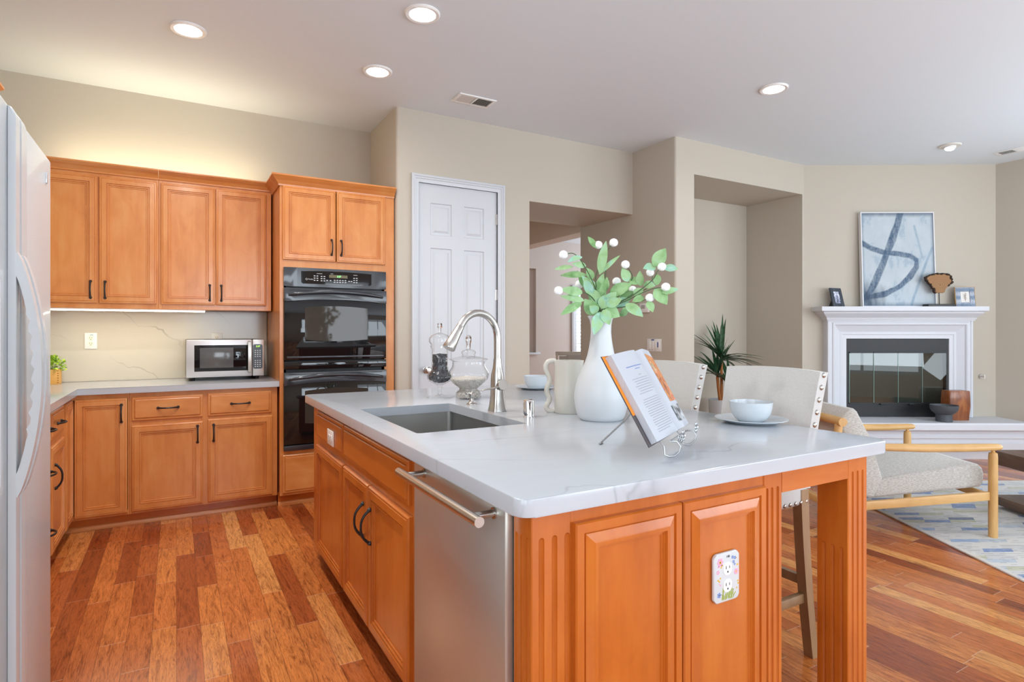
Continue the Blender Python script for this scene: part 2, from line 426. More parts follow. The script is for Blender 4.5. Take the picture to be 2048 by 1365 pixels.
# beam over the dining room opening and that room beyond
struct(B().box(3.937, 4.15, 5.337, 8.0, 2.387, CEIL).obj('wall_header', tan_m, smooth=0))
b = B(); b.box(2.62, 7.7, 8.0, 8.12, 0, CEIL); dw = b.obj('wall_dining', paint('dining_paint', rgb('#D6CCC6')), smooth=0)
c = B(); c.box(5.72, 6.55, 7.9, 8.3, .93, 1.98); cut(dw, c, 0)
c = B(); c.box(4.2, 5.018, 7.9, 8.07, .94, 2.285); cut(dw, c, 0)
struct(dw)
struct(B().box(4.15, 7.7, 5.45, 8.0, 2.75, 2.8).obj('ceiling', ceil_m, smooth=0))
struct(B().box(4.15, 5.06, 7.93, 8.02, .905, .94, .006).obj('window_sill', trim_m))
b = B(); b.box(7.6, 7.7, 2.9, 8.1, 0, CEIL); o = b.obj('wall_dining_right', tan_m, smooth=0); c = B(); c.box(7.5, 7.8, 5.8, 7.6, .5, 2.5); struct(cut(o, c, 0))  # side opening is added to bring light into the dining room
# window with white shutters in the dining room
w1 = thing('window_1', 'white plantation shutters seen through the hallway', 'window', (6.13, 8.0, 0)); w1['kind'] = 'structure'
b = B()
for x0, x1, z0, z1 in ((-.42, -.355, .86, 2.05), (.355, .42, .86, 2.05), (-.355, .355, 1.98, 2.05), (-.355, .355, .86, .93)): b.box(x0, x1, -.025, .1, z0, z1, .004)
b.obj('window_frame', trim_m, w1)
b = B()
for x0, x1 in ((-.355, -.31), (.31, .355), (-.02, .02)): b.box(x0, x1, -.005, .025, .93, 1.98, .003)
b.obj('shutter_frame', trim_m, w1)
b = B()
for i in range(17):
    z = .965 + i*.0615
    for x0, x1 in ((-.31, -.02), (.02, .31)): b.bar((x0, .015, z), (x1, .015, z), .056, .008, .002, up=(0, -.62, .78))
b.obj('louvers', trim_m, w1)

# angled fireplace wall and right wall
FA = math.atan2(2.865-3.895, 7.56-5.816)
fl = math.hypot(7.56-5.816, 3.895-2.865)
o = B().box(0, fl, 0, .3, 0, CEIL).obj('wall_fireplace', wall_m, smooth=0); o.location = (5.816, 3.895, 0); o.rotation_euler = (0, 0, FA); struct(o)
b = B(); b.box(7.56, 7.68, -2.6, 2.95, 0, CEIL); wr = b.obj('wall_right', wall_m, smooth=0)
c = B(); c.box(7.4, 7.8, -1.8, 1.4, .45, 2.55); cut(wr, c, 0); struct(wr)
# front wall behind the camera, with its windows and glass door
b = B(); b.box(-1.32, 7.68, -2.72, -2.6, 0, CEIL); wf = b.obj('wall_front', paint('front_paint', rgb('#CDBBA8')), smooth=0)
for x0, x1, z0, z1 in ((.2, 2.1, .95, 2.45), (2.42, 3.38, .0, 2.3), (4.3, 7.2, .45, 2.55)):
    c = B(); c.box(x0, x1, -2.9, -2.4, z0, z1); cut(wf, c, 0)
struct(wf)
def win_frame(name, x0, x1, z0, z1, mull, blinds=False, wall='front'):
    W = x1 - x0; b = B(); t = .06
    for a0, a1, c0, c1 in ((0, t, z0, z1), (W-t, W, z0, z1), (t, W-t, z0, z0+t), (t, W-t, z1-t, z1)): b.box(a0, a1, -.04, .04, c0, c1)
    for k in range(1, mull): b.box(W*k/mull-.025, W*k/mull+.025, -.03, .03, z0+t, z1-t)
    r = thing(name, 'white framed window out of view', 'window'); r['kind'] = 'structure'
    b.obj('window_frame', trim_m, r)
    if blinds:
        b = B(); n = int((z1-z0-.1)/.075)
        for i in range(n): b.bar((.03, .07, z0+.06+i*.075), (W-.03, .07, z0+.06+i*.075), .055, .005, up=(0, .22, .97))
        b.obj('blind_slats', trim_m, r)
    r.location = (x0, -2.66, 0)
    if wall == 'right': r.location = (7.62, x0, 0); r.rotation_euler = (0, 0, R(90))
    return r
win_frame('window_2', .2, 2.1, .95, 2.45, 1, True)
win_frame('added_window_3', 4.3, 7.2, .45, 2.55, 3)  # unseen window, put in to light the living room
win_frame('window_4', -1.8, 1.4, .45, 2.55, 3, wall='right')
w5 = win_frame('added_window_5', -2.05, .55, .7, 2.3, 2, wall='right'); w5.location.x = -1.25  # unseen window added so light reaches the island's left side
win_frame('door_2', 2.42, 3.38, .0, 2.3, 1)

# ---- pantry door
d = thing('door_1', 'white six-panel pantry door', 'door', (1.69, 4.484, 0)); d['kind'] = 'structure'
Wd, Hd = .721, 2.475
xs = [0, .107, .297, .407, .597, Wd]; zs = [0, .20, .80, 1.02, 1.955, 2.06, 2.323, Hd]
b = B(); prof = [(0, 0), (.006, -.009), (.022, -.009), (.040, -.001)]
for i in range(5):
    for j in range(7):
        x0, x1, z0, z1 = xs[i], xs[i+1], zs[j], zs[j+1]
        if i in (1, 3) and j in (1, 3, 5): b.panel(x0, x1, z0, z1, 0, prof, back=False)
        else: b.quad((x0, 0, z0), (x1, 0, z0), (x1, 0, z1), (x0, 0, z1))
bmesh.ops.remove_doubles(b.bm, verts=b.bm.verts, dist=1e-5)
for x0, x1, z0, z1 in ((0, Wd, 0, 0), (0, Wd, Hd, Hd)): pass
b.quad((0, 0, 0), (0, .035, 0), (0, .035, Hd), (0, 0, Hd)); b.quad((Wd, 0, 0), (Wd, .035, 0), (Wd, .035, Hd), (Wd, 0, Hd)); b.quad((0, .035, 0), (Wd, .035, 0), (Wd, .035, Hd), (0, .035, Hd))
b.obj('door_panel', trim_m, d, smooth=0, normals=True)
b = B()      # casing in stepped profile, three sides
prof = [(-.064, 0), (-.064, .062), (-.058, .066), (-.046, .066), (-.042, .060), (-.030, .060), (-.026, .054), (-.012, .052), (-.006, .048), (0, .046), (0, -.02)]
b.panel(0, Wd, 0, Hd, .04-.04, [(i, o_ - (.026 if o_ > 0 else 0)) for i, o_ in prof], back=False, bottom=False)
o = b.obj('door_casing', trim_m, d, smooth=30)
for z in (2.24, 1.59, .96, .3):
    hb = B(); hb.tube([(Wd-.002, -.006, z-.045), (Wd-.002, -.006, z+.045)], .007, 10); hb.box(Wd-.016, Wd+.012, -.003, 0.004, z-.045, z+.045)
    hb.obj('hinge', nickel, d)
kb = B(); kb.lathe([(.0, 0), (.03, 0), (.03, .006), (.012, .01), (.012, .03), (.026, .04), (.028, .055), (.018, .066), (0, .068)], seg=20); kb.xf(Matrix.Translation((.07, 0, .96)) @ Matrix.Rotation(R(90), 4, 'X'))
kb.obj('knob', nickel, d)

# ---- ceiling fittings
def downlight(x, y, label, power=3.0):
    t = thing('recessed_light', label, 'ceiling light', (x, y, CEIL), 0, 'recessed ceiling lights')
    B().lathe([(.072, -.002), (.074, -.010), (.092, -.012), (.098, -.006), (.098, 0), (.072, 0)], seg=40, cap=False).obj('trim_ring', plast, t)
    B().lathe([(0, -.011), (.04, -.0105), (.073, -.006)], seg=40, cap=False).obj('lens', lamp_m, t)
    area_light('downlight', (0, 0, -.02), (0, 0, 0), .14, .14, power, (1, .975, .94), 'DISK', 160, t)
downlight(.06, 3.94, 'round recessed ceiling light above the wall cabinets, leftmost of all')
downlight(1.194, 3.096, 'round recessed ceiling light nearest the top edge of the photo')
downlight(1.191, 3.931, 'round recessed ceiling light above the oven cabinet, left of the vent', 1.0)
downlight(3.79, 2.775, 'round recessed ceiling light alone over the living area ceiling')
downlight(.06, 3.05, 'unseen round recessed ceiling light added to brighten the aisle, just past the top edge of the photo', 11)  # unseen lamp added to light the aisle floor and island side
downlight(.06, 2.10, 'unseen round recessed ceiling light added above the refrigerator door, past the top edge of the photo', 10)  # second unseen lamp, added to lift the aisle and base cabinets
t = thing('eyeball_light', 'small tilted eyeball ceiling light in front of the fireplace', 'ceiling light', (6.41, 2.79, CEIL))
B().lathe([(.05, -.004), (.052, -.014), (.085, -.012), (.092, -.004), (.092, 0), (.05, 0)], seg=36, cap=False).obj('trim_ring', flatm('eyeball_trim', rgb('#DAD6CE'), .4), t)
e = B(); e.lathe([(.05, .0), (.052, -.012), (.046, -.032), (.038, -.038)], seg=28, cap=False); e.xf(Matrix.Rotation(R(18), 4, 'Y')); e.obj('eyeball', plast, t)
e = B(); e.lathe([(0, -.034), (.038, -.037)], seg=28, cap=False); e.xf(Matrix.Rotation(R(18), 4, 'Y')); e.obj('lens', emit('eyeball_lens', (1, .96, .9), 4), t)
def vent(x, y, wx, wy, label, rot=0, dark=True):
    t = thing('ceiling_vent', label, 'vent', (x, y, CEIL), rot)
    b = B()
    for a in ((-wx, wx, -wy, -wy+.022), (-wx, wx, wy-.022, wy), (-wx, -wx+.022, -wy+.022, wy-.022), (wx-.022, wx, -wy+.022, wy-.022), (-.008, .008, -wy+.022, wy-.022)): b.box(a[0], a[1], a[2], a[3], -.009, 0, .002)
    b.obj('frame', plast, t)
    B().box(-wx+.01, wx-.01, -wy+.01, wy-.01, -.0012, 0).obj('backing', slotm, t)
    for s_, tilt in ((-1, .72), (1, -.72)):
        n = int((wx-.03)/.0125)
        for i in range(n):
            x_ = s_*(.014 + (i+.5)*.0125); b = B()
            b.bar((x_, -wy+.022, -.006), (x_, wy-.022, -.006), .011, .0012, up=(tilt, 0, .7)); b.obj('slat', plast, t)
vent(1.985, 4.06, .155, .085, 'white ceiling register over the pantry door with dark left louvers')
vent(7.12, 2.54, .15, .08, 'pale ceiling register at the right edge near the right-hand wall', R(90))

# ---- switches, outlets and plates on walls
def plate(name, label, cat, loc, rz, w_, h_, mat=plast, group=None):
    t = thing(name, label, cat, loc, rz, group)
    B().box(-w_/2, w_/2, -.006, 0, -h_/2, h_/2, .0025).obj('cover_plate', mat, t); return t
def duplex(t, mat, z=0, dx=0, sc=1.0, sp=.0195):
    for s_ in (1, -1):
        b = B(); b.prism([(dx+.0165*sc*max(-.86, min(.86, math.cos(a)))*1.06, z+s_*sp+.0165*sc*math.sin(a)) for a in [2*math.pi*k/28 for k in range(28)]], -.0085, -.005, 'y')
        f = b.obj('receptacle', mat, t)
        b = B()
        for sx, hh in ((-.0065, .0085), (.0065, .007)): b.box(dx+sx-.0011, dx+sx+.0011, -.0089, -.0083, z+s_*sp+.0035-hh/2, z+s_*sp+.0035+hh/2)
        b.prism([(dx+.0024*math.cos(a), z+s_*sp-.0085+.0028*math.sin(a)) for a in [2*math.pi*k/12 for k in range(12)]], -.0089, -.0083, 'y')
        b.obj('slots', slotm, f)
t = plate('wall_outlet', 'white duplex outlet on the marble backsplash above the small box planter', 'outlet', (-.533, 5.16, 1.204), 0, .074, .115, plast); duplex(t, ivory)
B().box(-.004, .014, -.0066, -.0058, .041, .046).obj('sticker', flatm('sticker_teal', rgb('#7FA9AE'), .6), t)
t = plate('wall_outlet', 'white outlet on the backsplash partly hidden behind the microwave', 'outlet', (.276, 5.16, 1.204), 0, .074, .115, plast); duplex(t, ivory)
t = plate('wall_outlet', 'white outlet low on the niche wall beside the spiky plant', 'outlet', (4.93, 4.60, .685), 0, .075, .118, plast); duplex(t, plast)
t = plate('light_switch', 'white four-rocker light switch with blue tape on the hallway wall', 'light switch', (3.937, 4.165, 1.143), R(-90), .19, .118)
for k in range(4): B().box(-.072+k*.0385, -.042+k*.0385, -.0095, -.005, -.034, .034, .0015).obj('rocker', plast, t)
blue = flatm('blue_tape', rgb('#2E4F9C'), .6)
B().box(-.034, .004, -.0075, -.0055, .045, .055).obj('tape', blue, t); B().box(.05, .062, -.0103, -.0093, -.02, .03).obj('tape', blue, t)
b = B()
for k in (-.06, -.02, .02): b.box(k-.008, k+.008, -.0066, -.0058, -.047, -.043)
b.obj('markings', flatm('mark_grey', rgb('#77777A'), .6), t)
t = thing('thermostat', 'small white thermostat on the hallway wall behind the flower stems', 'thermostat', (3.937, 4.285, 1.50), R(-90))
B().box(-.062, .062, -.026, 0, -.045, .045, .006).obj('housing', plast, t); B().box(-.035, .02, -.0268, -.0255, -.008, .028).obj('display', flatm('lcd_grey', rgb('#A9AFA6'), .3), t)
# baseboards that show behind the furniture
def baseb(name, p0, p1):
    v = Vector(p1) - Vector(p0); L = v.length
    b = B(); b.box(0, L, -.014, 0, 0, .10, .003); o = b.obj(name, trim_m); o.location = (*p0, 0); o.rotation_euler = (0, 0, math.atan2(v.y, v.x)); struct(o)
baseb('baseboard_niche', (4.18, 4.60), (5.785, 4.60))
baseb('baseboard_dining', (2.74, 8.0), (7.6, 8.0))
# ================================================================ kitchen cabinets
DOOR = [(0, 0), (0, .013), (.005, .018), (.010, .0185), (.012, .0165), (.014, .0200), (.041, .0215), (.0425, .0140), (.0455, .0140), (.047, .0185), (.052, .0185), (.0535, .0115), (.0565, .0115), (.058, .0135), (.0625, .0135), (.064, .009)]
DRAW = [(0, 0), (0, .011), (.004, .014), (.014, .0145), (.0155, .0125), (.0175, .0185), (.021, .020)]
ISLE = [(0, 0), (0, .014), (.003, .018), (.022, .018), (.0235, .0125), (.0265, .0125), (.028, .016), (.047, .0225), (.050, .0240), (.058, .0240), (.060, .0165), (.0635, .0165), (.065, .0130), (.069, .0130), (.0705, .010)]
def pull(par, x, z, y, L=.11, upright=True, out=.028, name='handle'):
    """black bow pull centred at (x, z) on a face whose front is at -y"""
    b = B(); pts = []; rs = []
    for i in range(13):
        t = -1 + 2*i/12; s_ = t*L/2; o_ = out*(1 - abs(t)**2.6) + .004
        pts.append((x, y-o_, z+s_) if upright else (x+s_, y-o_, z)); rs.append(.0048 + .0016*abs(t)**3)
    b.tube(pts, rs, 8)
    for s_ in (-1, 1):
        m = Matrix.Translation((x, y, z+s_*L/2) if upright else (x+s_*L/2, y, z)) @ Matrix.Rotation(R(90), 4, 'X')
        k = B(); k.lathe([(0, 0), (.0085, 0), (.0095, .003), (.0065, .008), (.0055, .012)], seg=12); k.xf(m)
        me = bpy.data.meshes.new('t'); k.bm.to_mesh(me); k.bm.free(); b.bm.from_mesh(me); bpy.data.meshes.remove(me)
    return b.obj(name, blackmetal, par)
def door(t, x0, x1, z0, z1, y, handle=None, prof=DOOR, L=.11):
    d_ = B().panel(x0, x1, z0, z1, y, prof).obj('door', wood_v, t, smooth=14)
    if handle: pull(d_, handle[0], handle[1], y-.02, L)
    return d_
def drawer(t, x0, x1, z0, z1, y, handle=True, name='drawer'):
    d_ = B().panel(x0, x1, z0, z1, y, DRAW).obj(name, wood_h, t, smooth=14)
    if handle: pull(d_, (x0+x1)/2, (z0+z1)/2, y-.02, .115, False)
    return d_
def carcass(t, x0, x1, y0, y1, z0, z1, toe=0.0, frame=(), name='carcass'):
    """open box of panels plus a face frame; frame = [(x0,x1,z0,z1)]"""
    b = B(); k = .018
    b.box(x0, x0+k, y0+.02, y1, z0, z1); b.box(x1-k, x1, y0+.02, y1, z0, z1); b.box(x0+k, x1-k, y1-.008, y1, z0, z1)
    b.box(x0+k, x1-k, y0+.02, y1-.008, z0, z0+k)
    o = b.obj(name, wood_v, t, smooth=0)
    b = B()
    for f in frame: b.box(f[0], f[1], y0, y0+.02, f[2], f[3], .0008, 1)
    b.obj('face_frame', wood_v, t, smooth=0)
    return o
def crown(t, x0, x1, yf, z0, z1, yb, left=True, right=True):
    """crown moulding around a cabinet top: profile swept along the front with returns"""
    H_ = z1 - z0
    prof = [(0.002, 0), (.010, .0), (.012, .010*H_/.07), (.018, .018*H_/.07), (.030, .034*H_/.07), (.046, .046*H_/.07), (.052, .052*H_/.07), (.056, .056*H_/.07), (.060, .060*H_/.07), (.060, H_), (.0, H_)]
    b = B(); rows = []
    for o_, dz in prof:
        pts = [(x0 - (o_ if left else 0), yb, z0+dz), (x0 - (o_ if left else 0), yf-o_, z0+dz), (x1 + (o_ if right else 0), yf-o_, z0+dz), (x1 + (o_ if right else 0), yb, z0+dz)]
        rows.append([b.bm.verts.new(p) for p in pts])
    for A, D in zip(rows, rows[1:]):
        for i in range(3):
            if (i == 0 and not left) or (i == 2 and not right): continue
            b.bm.faces.new((A[i], A[i+1], D[i+1], D[i]))
    return b.obj('crown_molding', wood_h, t, smooth=14)

# ---- wall cabinets on the back wall (thing origin at the wall, local x = world x)
def wall_cab(label, x0, x1, d0, d1, d2, d3, lft, rgt):
    t = thing('wall_cabinet', label, 'cabinet', (0, 5.178, 1.43), 0, 'maple wall cabinets')
    yf = -.328
    carcass(t, x0, x1, yf, 0, 0, .93, frame=[(x0, d0+.01, 0, .93), (d1-.01, d2+.01, .04, .885), (d3-.01, x1, 0, .93), (d0+.01, d3-.01, 0, .04), (d0+.01, d3-.01, .885, .93)])
    B().box(x0+.018, x1-.018, yf+.02, -.01, .912, .93).obj('top_panel', wood_h, t, smooth=0)
    door(t, d0, d1, .036, .893, yf, (d1-.035, .125)); door(t, d2, d3, .036, .893, yf, (d2+.035, .125))
    crown(t, x0, x1, yf, .915, .978, 0, lft, rgt)
    return t
t_a = wall_cab('maple two-door wall cabinet next to the refrigerator above the outlet', -.81, -.1105, -.795, -.466, -.455, -.121, True, False)
t_b = wall_cab('maple two-door wall cabinet above the microwave beside the ovens', -.1095, .634, -.096, .247, .253, .597, False, False)
# cabinet on the left wall, only its crown tip shows over the refrigerator
t = thing('wall_cabinet', 'cabinet whose crown corner peeks over the refrigerator top', 'cabinet', (-1.188, 3.08, 1.75), R(90), 'maple wall cabinets')
carcass(t, -.49, .42, -.43, 0, 0, .61, frame=[(-.49, .42, 0, .61)])
crown(t, -.49, .42, -.43, .595, .66, 0, True, True)
# lights: strip under the first cabinet, warm strip on top of the cabinets
t = thing('under_cabinet_light', 'slim glowing strip light under the wall cabinets', 'strip light', (-.27, 5.02, 1.43))
B().box(-.47, .455, -.165, -.125, -.013, -.001, .002).obj('housing', plast, t); B().box(-.465, .45, -.166, -.128, -.0165, -.012).obj('diffuser', strip_m, t)
area_light('strip_glow', (0, -.14, -.022), (0, 0, 0), .9, .04, 1.35, (1, .87, .60), parent=t)
t = thing('cabinet_top_light', 'hidden warm strip light on top of the wall cabinets', 'strip light', (-.08, 5.0, 2.364))
B().box(-.67, .67, -.02, .02, -.002, .012, .002).obj('housing', plast, t); B().box(-.65, .65, -.015, .015, .011, .016).obj('diffuser', strip_m, t)
area_light('strip_glow', (0, 0, .02), (R(180), 0, 0), 1.3, .03, 2.7, (1, .88, .58), parent=t)

# ---- base cabinets
def toekick(t, x0, x1, y, shoe=True):
    B().box(x0, x1, y, y+.015, 0, .10).obj('toe_kick', isle_h, t, smooth=0)  # shade of the toe space put into the colour: deeper copy of the maple
    if shoe:
        b = B(); b.prism([(y-.016, 0), (y, 0), (y, .03), (y-.004, .03), (y-.012, .02), (y-.016, .008)], x0, x1, 'x'); b.obj('shoe_molding', wood_h, t)
t = thing('base_cabinet', 'maple base cabinet with two drawers over two doors below the microwave', 'cabinet', (0, 5.165, 0), 0, 'maple base cabinets')
y = -.625
carcass(t, -.2625, .635, y, 0, .085, .872, frame=[(-.2625, -.242, .085, .872), (.147, .198, .085, .872), (.583, .635, .085, .872), (-.242, .147, .085, .115), (.198, .583, .085, .115), (-.242, .147, .645, .70), (.198, .583, .645, .70), (-.242, .147, .835, .872), (.198, .583, .835, .872)])
drawer(t, -.252, .157, .69, .844, y); drawer(t, .187, .594, .69, .848, y)
door(t, -.252, .157, .10, .658, y, (.125, .575)); door(t, .187, .600, .10, .668, y, (.222, .575))
toekick(t, -.64, .64, y+.06)
t = thing('corner_cabinet', 'maple corner base cabinet with a tall door folding round the inside corner', 'cabinet', (0, 5.165, 0), 0, 'maple base cabinets')
b = B(); b.box(-1.17, -.2635, -.01, 0, .085, .872); b.box(-1.17, -1.16, -.9, -.01, .085, .872); b.box(-.282, -.2635, -.60, -.01, .085, .872); b.box(-1.16, -.282, -.60, -.01, .085, .103); b.obj('carcass', wood_v, t, smooth=0)
b = B(); b.box(-.272, -.2635, y, y+.02, .085, .872); b.box(-.575, -.272, y, y+.02, .085, .115); b.box(-.575, -.272, y, y+.02, .838, .872)
b.box(-.595, -.575, -.90, y+.02, .085, .872); b.obj('face_frame', wood_v, t, smooth=0)
d_ = B().panel(-.553, -.275, .10, .842, y, DOOR).obj('door', wood_v, t, smooth=14); pull(d_, -.307, .745, y-.02)
bb = B(); bb.panel(-.890, -.632, .10, .842, .575, DOOR); bb.xf(Matrix.Rotation(R(90), 4, 'Z'))
bb.obj('door', wood_v, t, smooth=14)
# left run, faces +x
t = thing('base_cabinet', 'maple base cabinet with one drawer and a curved handle beside the refrigerator', 'cabinet', (-1.18, 4.255, 0), R(90), 'maple base cabinets')
y = -.60
carcass(t, -.43, .01, y, 0, .085, .872, frame=[(-.43, -.40, .085, .872), (-.015, .01, .085, .872), (-.40, -.015, .085, .115), (-.40, -.015, .65, .71), (-.40, -.015, .835, .872)])
drawer(t, -.41, -.02, .70, .846, y); door(t, -.41, -.005, .10, .662, y, (-.345, .50), L=.125); toekick(t, -.43, .26, y+.06)
t = thing('base_cabinet', 'maple drawer stack mostly hidden behind the refrigerator', 'cabinet', (-1.18, 3.823, 0), R(90), 'maple base cabinets')
carcass(t, -.62, 0, y, 0, .085, .872, frame=[(-.62, -.60, .085, .872), (-.02, 0, .085, .872), (-.60, -.02, .835, .872), (-.60, -.02, .085, .11)])
for z0, z1 in ((.70, .846), (.42, .685), (.10, .405)):
    d_ = B().panel(-.61, -.012, z0, z1, y, DRAW).obj('drawer', wood_h, t, smooth=14); pull(d_, -.10, (z0+z1)/2, y-.02, .115, False)
toekick(t, -.62, 0, y+.06)

# ---- worktop and backsplash along the walls
b = B(); b.prism([(-1.186, 5.176), (-1.186, 2.23), (-.535, 2.23), (-.535, 4.505), (.6445, 4.505), (.6445, 5.176)], .874, .914, bev=.0025)
tag(b.obj('countertop', quartz), 'white L-shaped quartz worktop along the back wall under the microwave', 'countertop')
b = B(); b.box(-1.186, .6395, 5.161, 5.179, .915, 1.428); tag(b.obj('backsplash', quartz_splash), 'cream veined stone backsplash under the wall cabinets', 'backsplash')

# ---- tall oven cabinet
t = thing('oven_cabinet', 'tall maple cabinet housing the black double oven', 'cabinet', (0, 5.175, 0))
y = -.675; x0, x1 = .646, 1.496
b = B(); b.box(x0, x0+.019, y+.02, 0, .085, 2.35); b.box(x1-.019, x1, y+.02, 0, .085, 2.35); b.box(x0+.019, x1-.019, -.01, 0, .085, 2.35)
for z in (.085, .38, 1.76, 2.332): b.box(x0+.019, x1-.019, y+.02, -.01, z, z+.018)
b.obj('carcass', wood_v, t, smooth=0)
b = B()
for f in ((x0, .672, .085, 2.35), (1.418, x1, .085, 2.35), (.672, 1.418, .085, .112), (.672, 1.418, .37, .412), (.672, 1.418, 1.738, 1.80), (.672, 1.418, 2.31, 2.35)): b.box(f[0], f[1], y, y+.02, f[2], f[3])
b.obj('face_frame', wood_v, t, smooth=0)
door(t, .664, 1.039, 1.792, 2.325, y, (1.008, 1.90)); door(t, 1.046, 1.42, 1.792, 2.325, y, (1.078, 1.90))
drawer(t, .664, 1.42, .104, .378, y); crown(t, x0, x1, y, 2.325, 2.40, 0, True, False); toekick(t, x0-.004, x1, y+.06)

# ---- double wall oven
t = thing('double_oven', 'black built-in double wall oven with a green clock display', 'oven', (1.047, 4.50, 0))
W = .377
b = B(); b.box(-.355, .355, .022, .55, .42, 1.735); b.obj('housing', fireblack, t, smooth=0)
def bowed(xw, z0, z1, y0, bow, thick, n=16):
    pts = [(xw*(-1+2*i/n), y0 - bow*(1-(-1+2*i/n)**2)) for i in range(n+1)]
    return pts + [(xw, y0+thick), (-xw, y0+thick)]
B().prism(bowed(W, 0, 0, -.022, .008, .04), 1.600, 1.738, 'z', .003).obj('control_panel', ovenblack, t)
b = B(); b.prism([(x, z) for x, z in [(-.245, 1.622), (.245, 1.622), (.258, 1.632), (.258, 1.712)] + [(.258-.516*i/10, 1.712+.008*(1-(1-2*i/10)**2)) for i in range(1, 10)] + [(-.258, 1.712), (-.258, 1.632)]], -.0325, -.026, 'y'); cp = b.obj('display_panel', ovenglass, t)
B().box(-.06, .075, -.0338, -.0322, 1.672, 1.694).obj('display', flatm('display_amber', (.10, .075, .012), .2), cp)
text('2:27', 'clock_digits', .018, emit('green_digits', (.25, 1.0, .30), 1.6), cp, (.012, -.0342, 1.683), FRONT)
key = flatm('key_print', (.62, .64, .66), .5)
b = B()
for cx, cz, nx, nz, dx, dz in ((-.155, 1.665, 2, 3, .02, .016), (-.105, 1.663, 2, 3, .02, .016), (.02, 1.648, 5, 2, .02, .014), (.135, 1.66, 2, 3, .02, .016), (-.05, 1.651, 1, 1, 1, 1), (-.075, 1.651, 1, 1, 1, 1), (.087, 1.651, 1, 1, 1, 1), (.105, 1.651, 1, 1, 1, 1)):
    for i in range(nx):
        for j in range(nz): b.box(cx+(i-(nx-1)/2)*dx-.006, cx+(i-(nx-1)/2)*dx+.006, -.0333, -.0322, cz+(j-(nz-1)/2)*dz-.0028, cz+(j-(nz-1)/2)*dz+.0028)
b.box(-.15, -.11, -.0333, -.0322, 1.698, 1.7005); b.box(-.05, -.03, -.0333, -.0322, 1.7, 1.7025); b.box(.12, .15, -.0333, -.0322, 1.698, 1.7005)
b.obj('keypad', key, cp)
B().torus((-.222, -.0333, 1.655), .0062, .0012, 20, 6, 'y').obj('round_emblem', key, cp)
text('Profile', 'lettering', .013, key, cp, (-.192, -.0332, 1.655), FRONT)
def oven_door(z0, z1, ztop, low):
    """z0..z1 glass, ztop = top of the satin handle band"""
    d_ = B().box(-W, W, -.028, .018, z0, z1+.02, .004).obj('oven_door', ovenglass, t)
    n = 18; band = [(W*(-1+2*i/n), z1 - .004 + .022*(1-(-1+2*i/n)**2)) for i in range(n+1)] + [(W, ztop), (-W, ztop)]
    B().prism(band, -.036, .0, 'y', .003).obj('handle_band', ovenblack, d_)
    B().box(-W+.035, W-.035, -.0372, -.0358, ztop-.018, ztop-.012).obj('vent_slot', slotm, d_)
    b = B(); n = 20; pts = []; rs = []
    for i in range(n+1):
        s_ = -1+2*i/n; pts.append((.345*s_, -.040-.034*(1-s_**6), ztop-.052+.030*(1-s_*s_))); rs.append(.009+.005*(1-s_**4))
    b.tube(pts, rs, 10, upv=(0, 0, 1), flat=.8); b.obj('handle', ovenblack, d_)
    hw = .232; zc0, zc1 = z0+.13*low, z1-.045
    win = [(-hw+2*hw*i/14, zc1+.014*(1-(-1+2*i/14)**2)) for i in range(15)] + [(hw-2*hw*i/14, zc0-.012*(1-(-1+2*i/14)**2)) for i in range(15)]
    B().prism(win, -.0288, -.0275, 'y').obj('oven_window', ovenpane, d_)
    return d_
oven_door(1.062, 1.492, 1.588, 1.15); oven_door(.452, .882, .975, 1.15)
B().box(-W, W, -.034, .0, .997, 1.056, .006).obj('glass_strip', ovenglass, t)
B().box(-W+.02, W-.02, -.03, .0, 1.076, 1.092, .004).obj('trim_bar', ovenblack, t)
B().box(-W, W, -.030, .018, .408, .446, .004).obj('lower_trim', ovenblack, t)

# ---- microwave
t = thing('microwave', 'silver countertop microwave with a black keypad on the worktop', 'microwave', (.3185, 4.80, .914))
B().box(-.2585, .2585, .022, .345, .022, .300, .008).obj('housing', blackmetal, t)
b = B(); b.box(-.2585, .175, -.004, .022, .024, .298, .006); dr = b.obj('door', steel_h, t)
B().box(-.207, .150, -.0056, -.003, .068, .258, .002).obj('door_glass', ovenglass, dr)
B().box(-.172, .048, -.0068, -.005, .092, .240, .003).obj('viewing_window', flatm('mw_window', (.10, .10, .10), .12), dr)
b = B()
for p in ((.155, .275), (.155, .062)): b.box(p[0]-.008, p[0]+.008, -.024, -.003, p[1]-.006, p[1]+.006, .002)
b.prism([(-.030+.012, .05), (-.030, .056)] + [(-.030-.010*math.sin(math.pi*i/10), .056+.225*i/10) for i in range(1, 10)] + [(-.030, .281), (-.018, .287)] + [(-.018-.009*math.sin(math.pi*i/10), .281-.225*i/10) for i in range(1, 10)], .145, .166, 'x', .003)
b.obj('handle', steel_m, dr)
cpn = B().box(.178, .2585, -.004, .022, .024, .298, .006).obj('control_panel', steel_h, t)
B().prism(rounded([(.182, .078, 1), (.248, .078, 1), (.248, .262, 1), (.182, .262, 1)], .014), -.0062, -.003, 'y').obj('keypad', flatm('keypad_black', (.03, .036, .046), .25), cpn)
b = B()
for i in range(3):
    for j in range(9):
        if j == 4: continue
        b.prism([(.197+.0165*i+.0052*math.cos(a), .094+.0152*j+.0036*math.sin(a)) for a in [2*math.pi*k/10 for k in range(10)]], -.0071, -.006, 'y')
b.obj('keys', flatm('key_white', rgb('#D9DDE0'), .5), cpn)
text('2:27', 'clock_digits', .017, emit('lime_digits', (.55, 1.0, .12), 1.3), cpn, (.216, -.0066, .246), FRONT)
for x in (-.215, .215):
    for yy in (.07, .31): B().lathe([(0, 0), (.014, 0), (.016, .006), (.016, .024), (0, .024)], (x, yy, 0), 14).obj('foot', slotm, t)

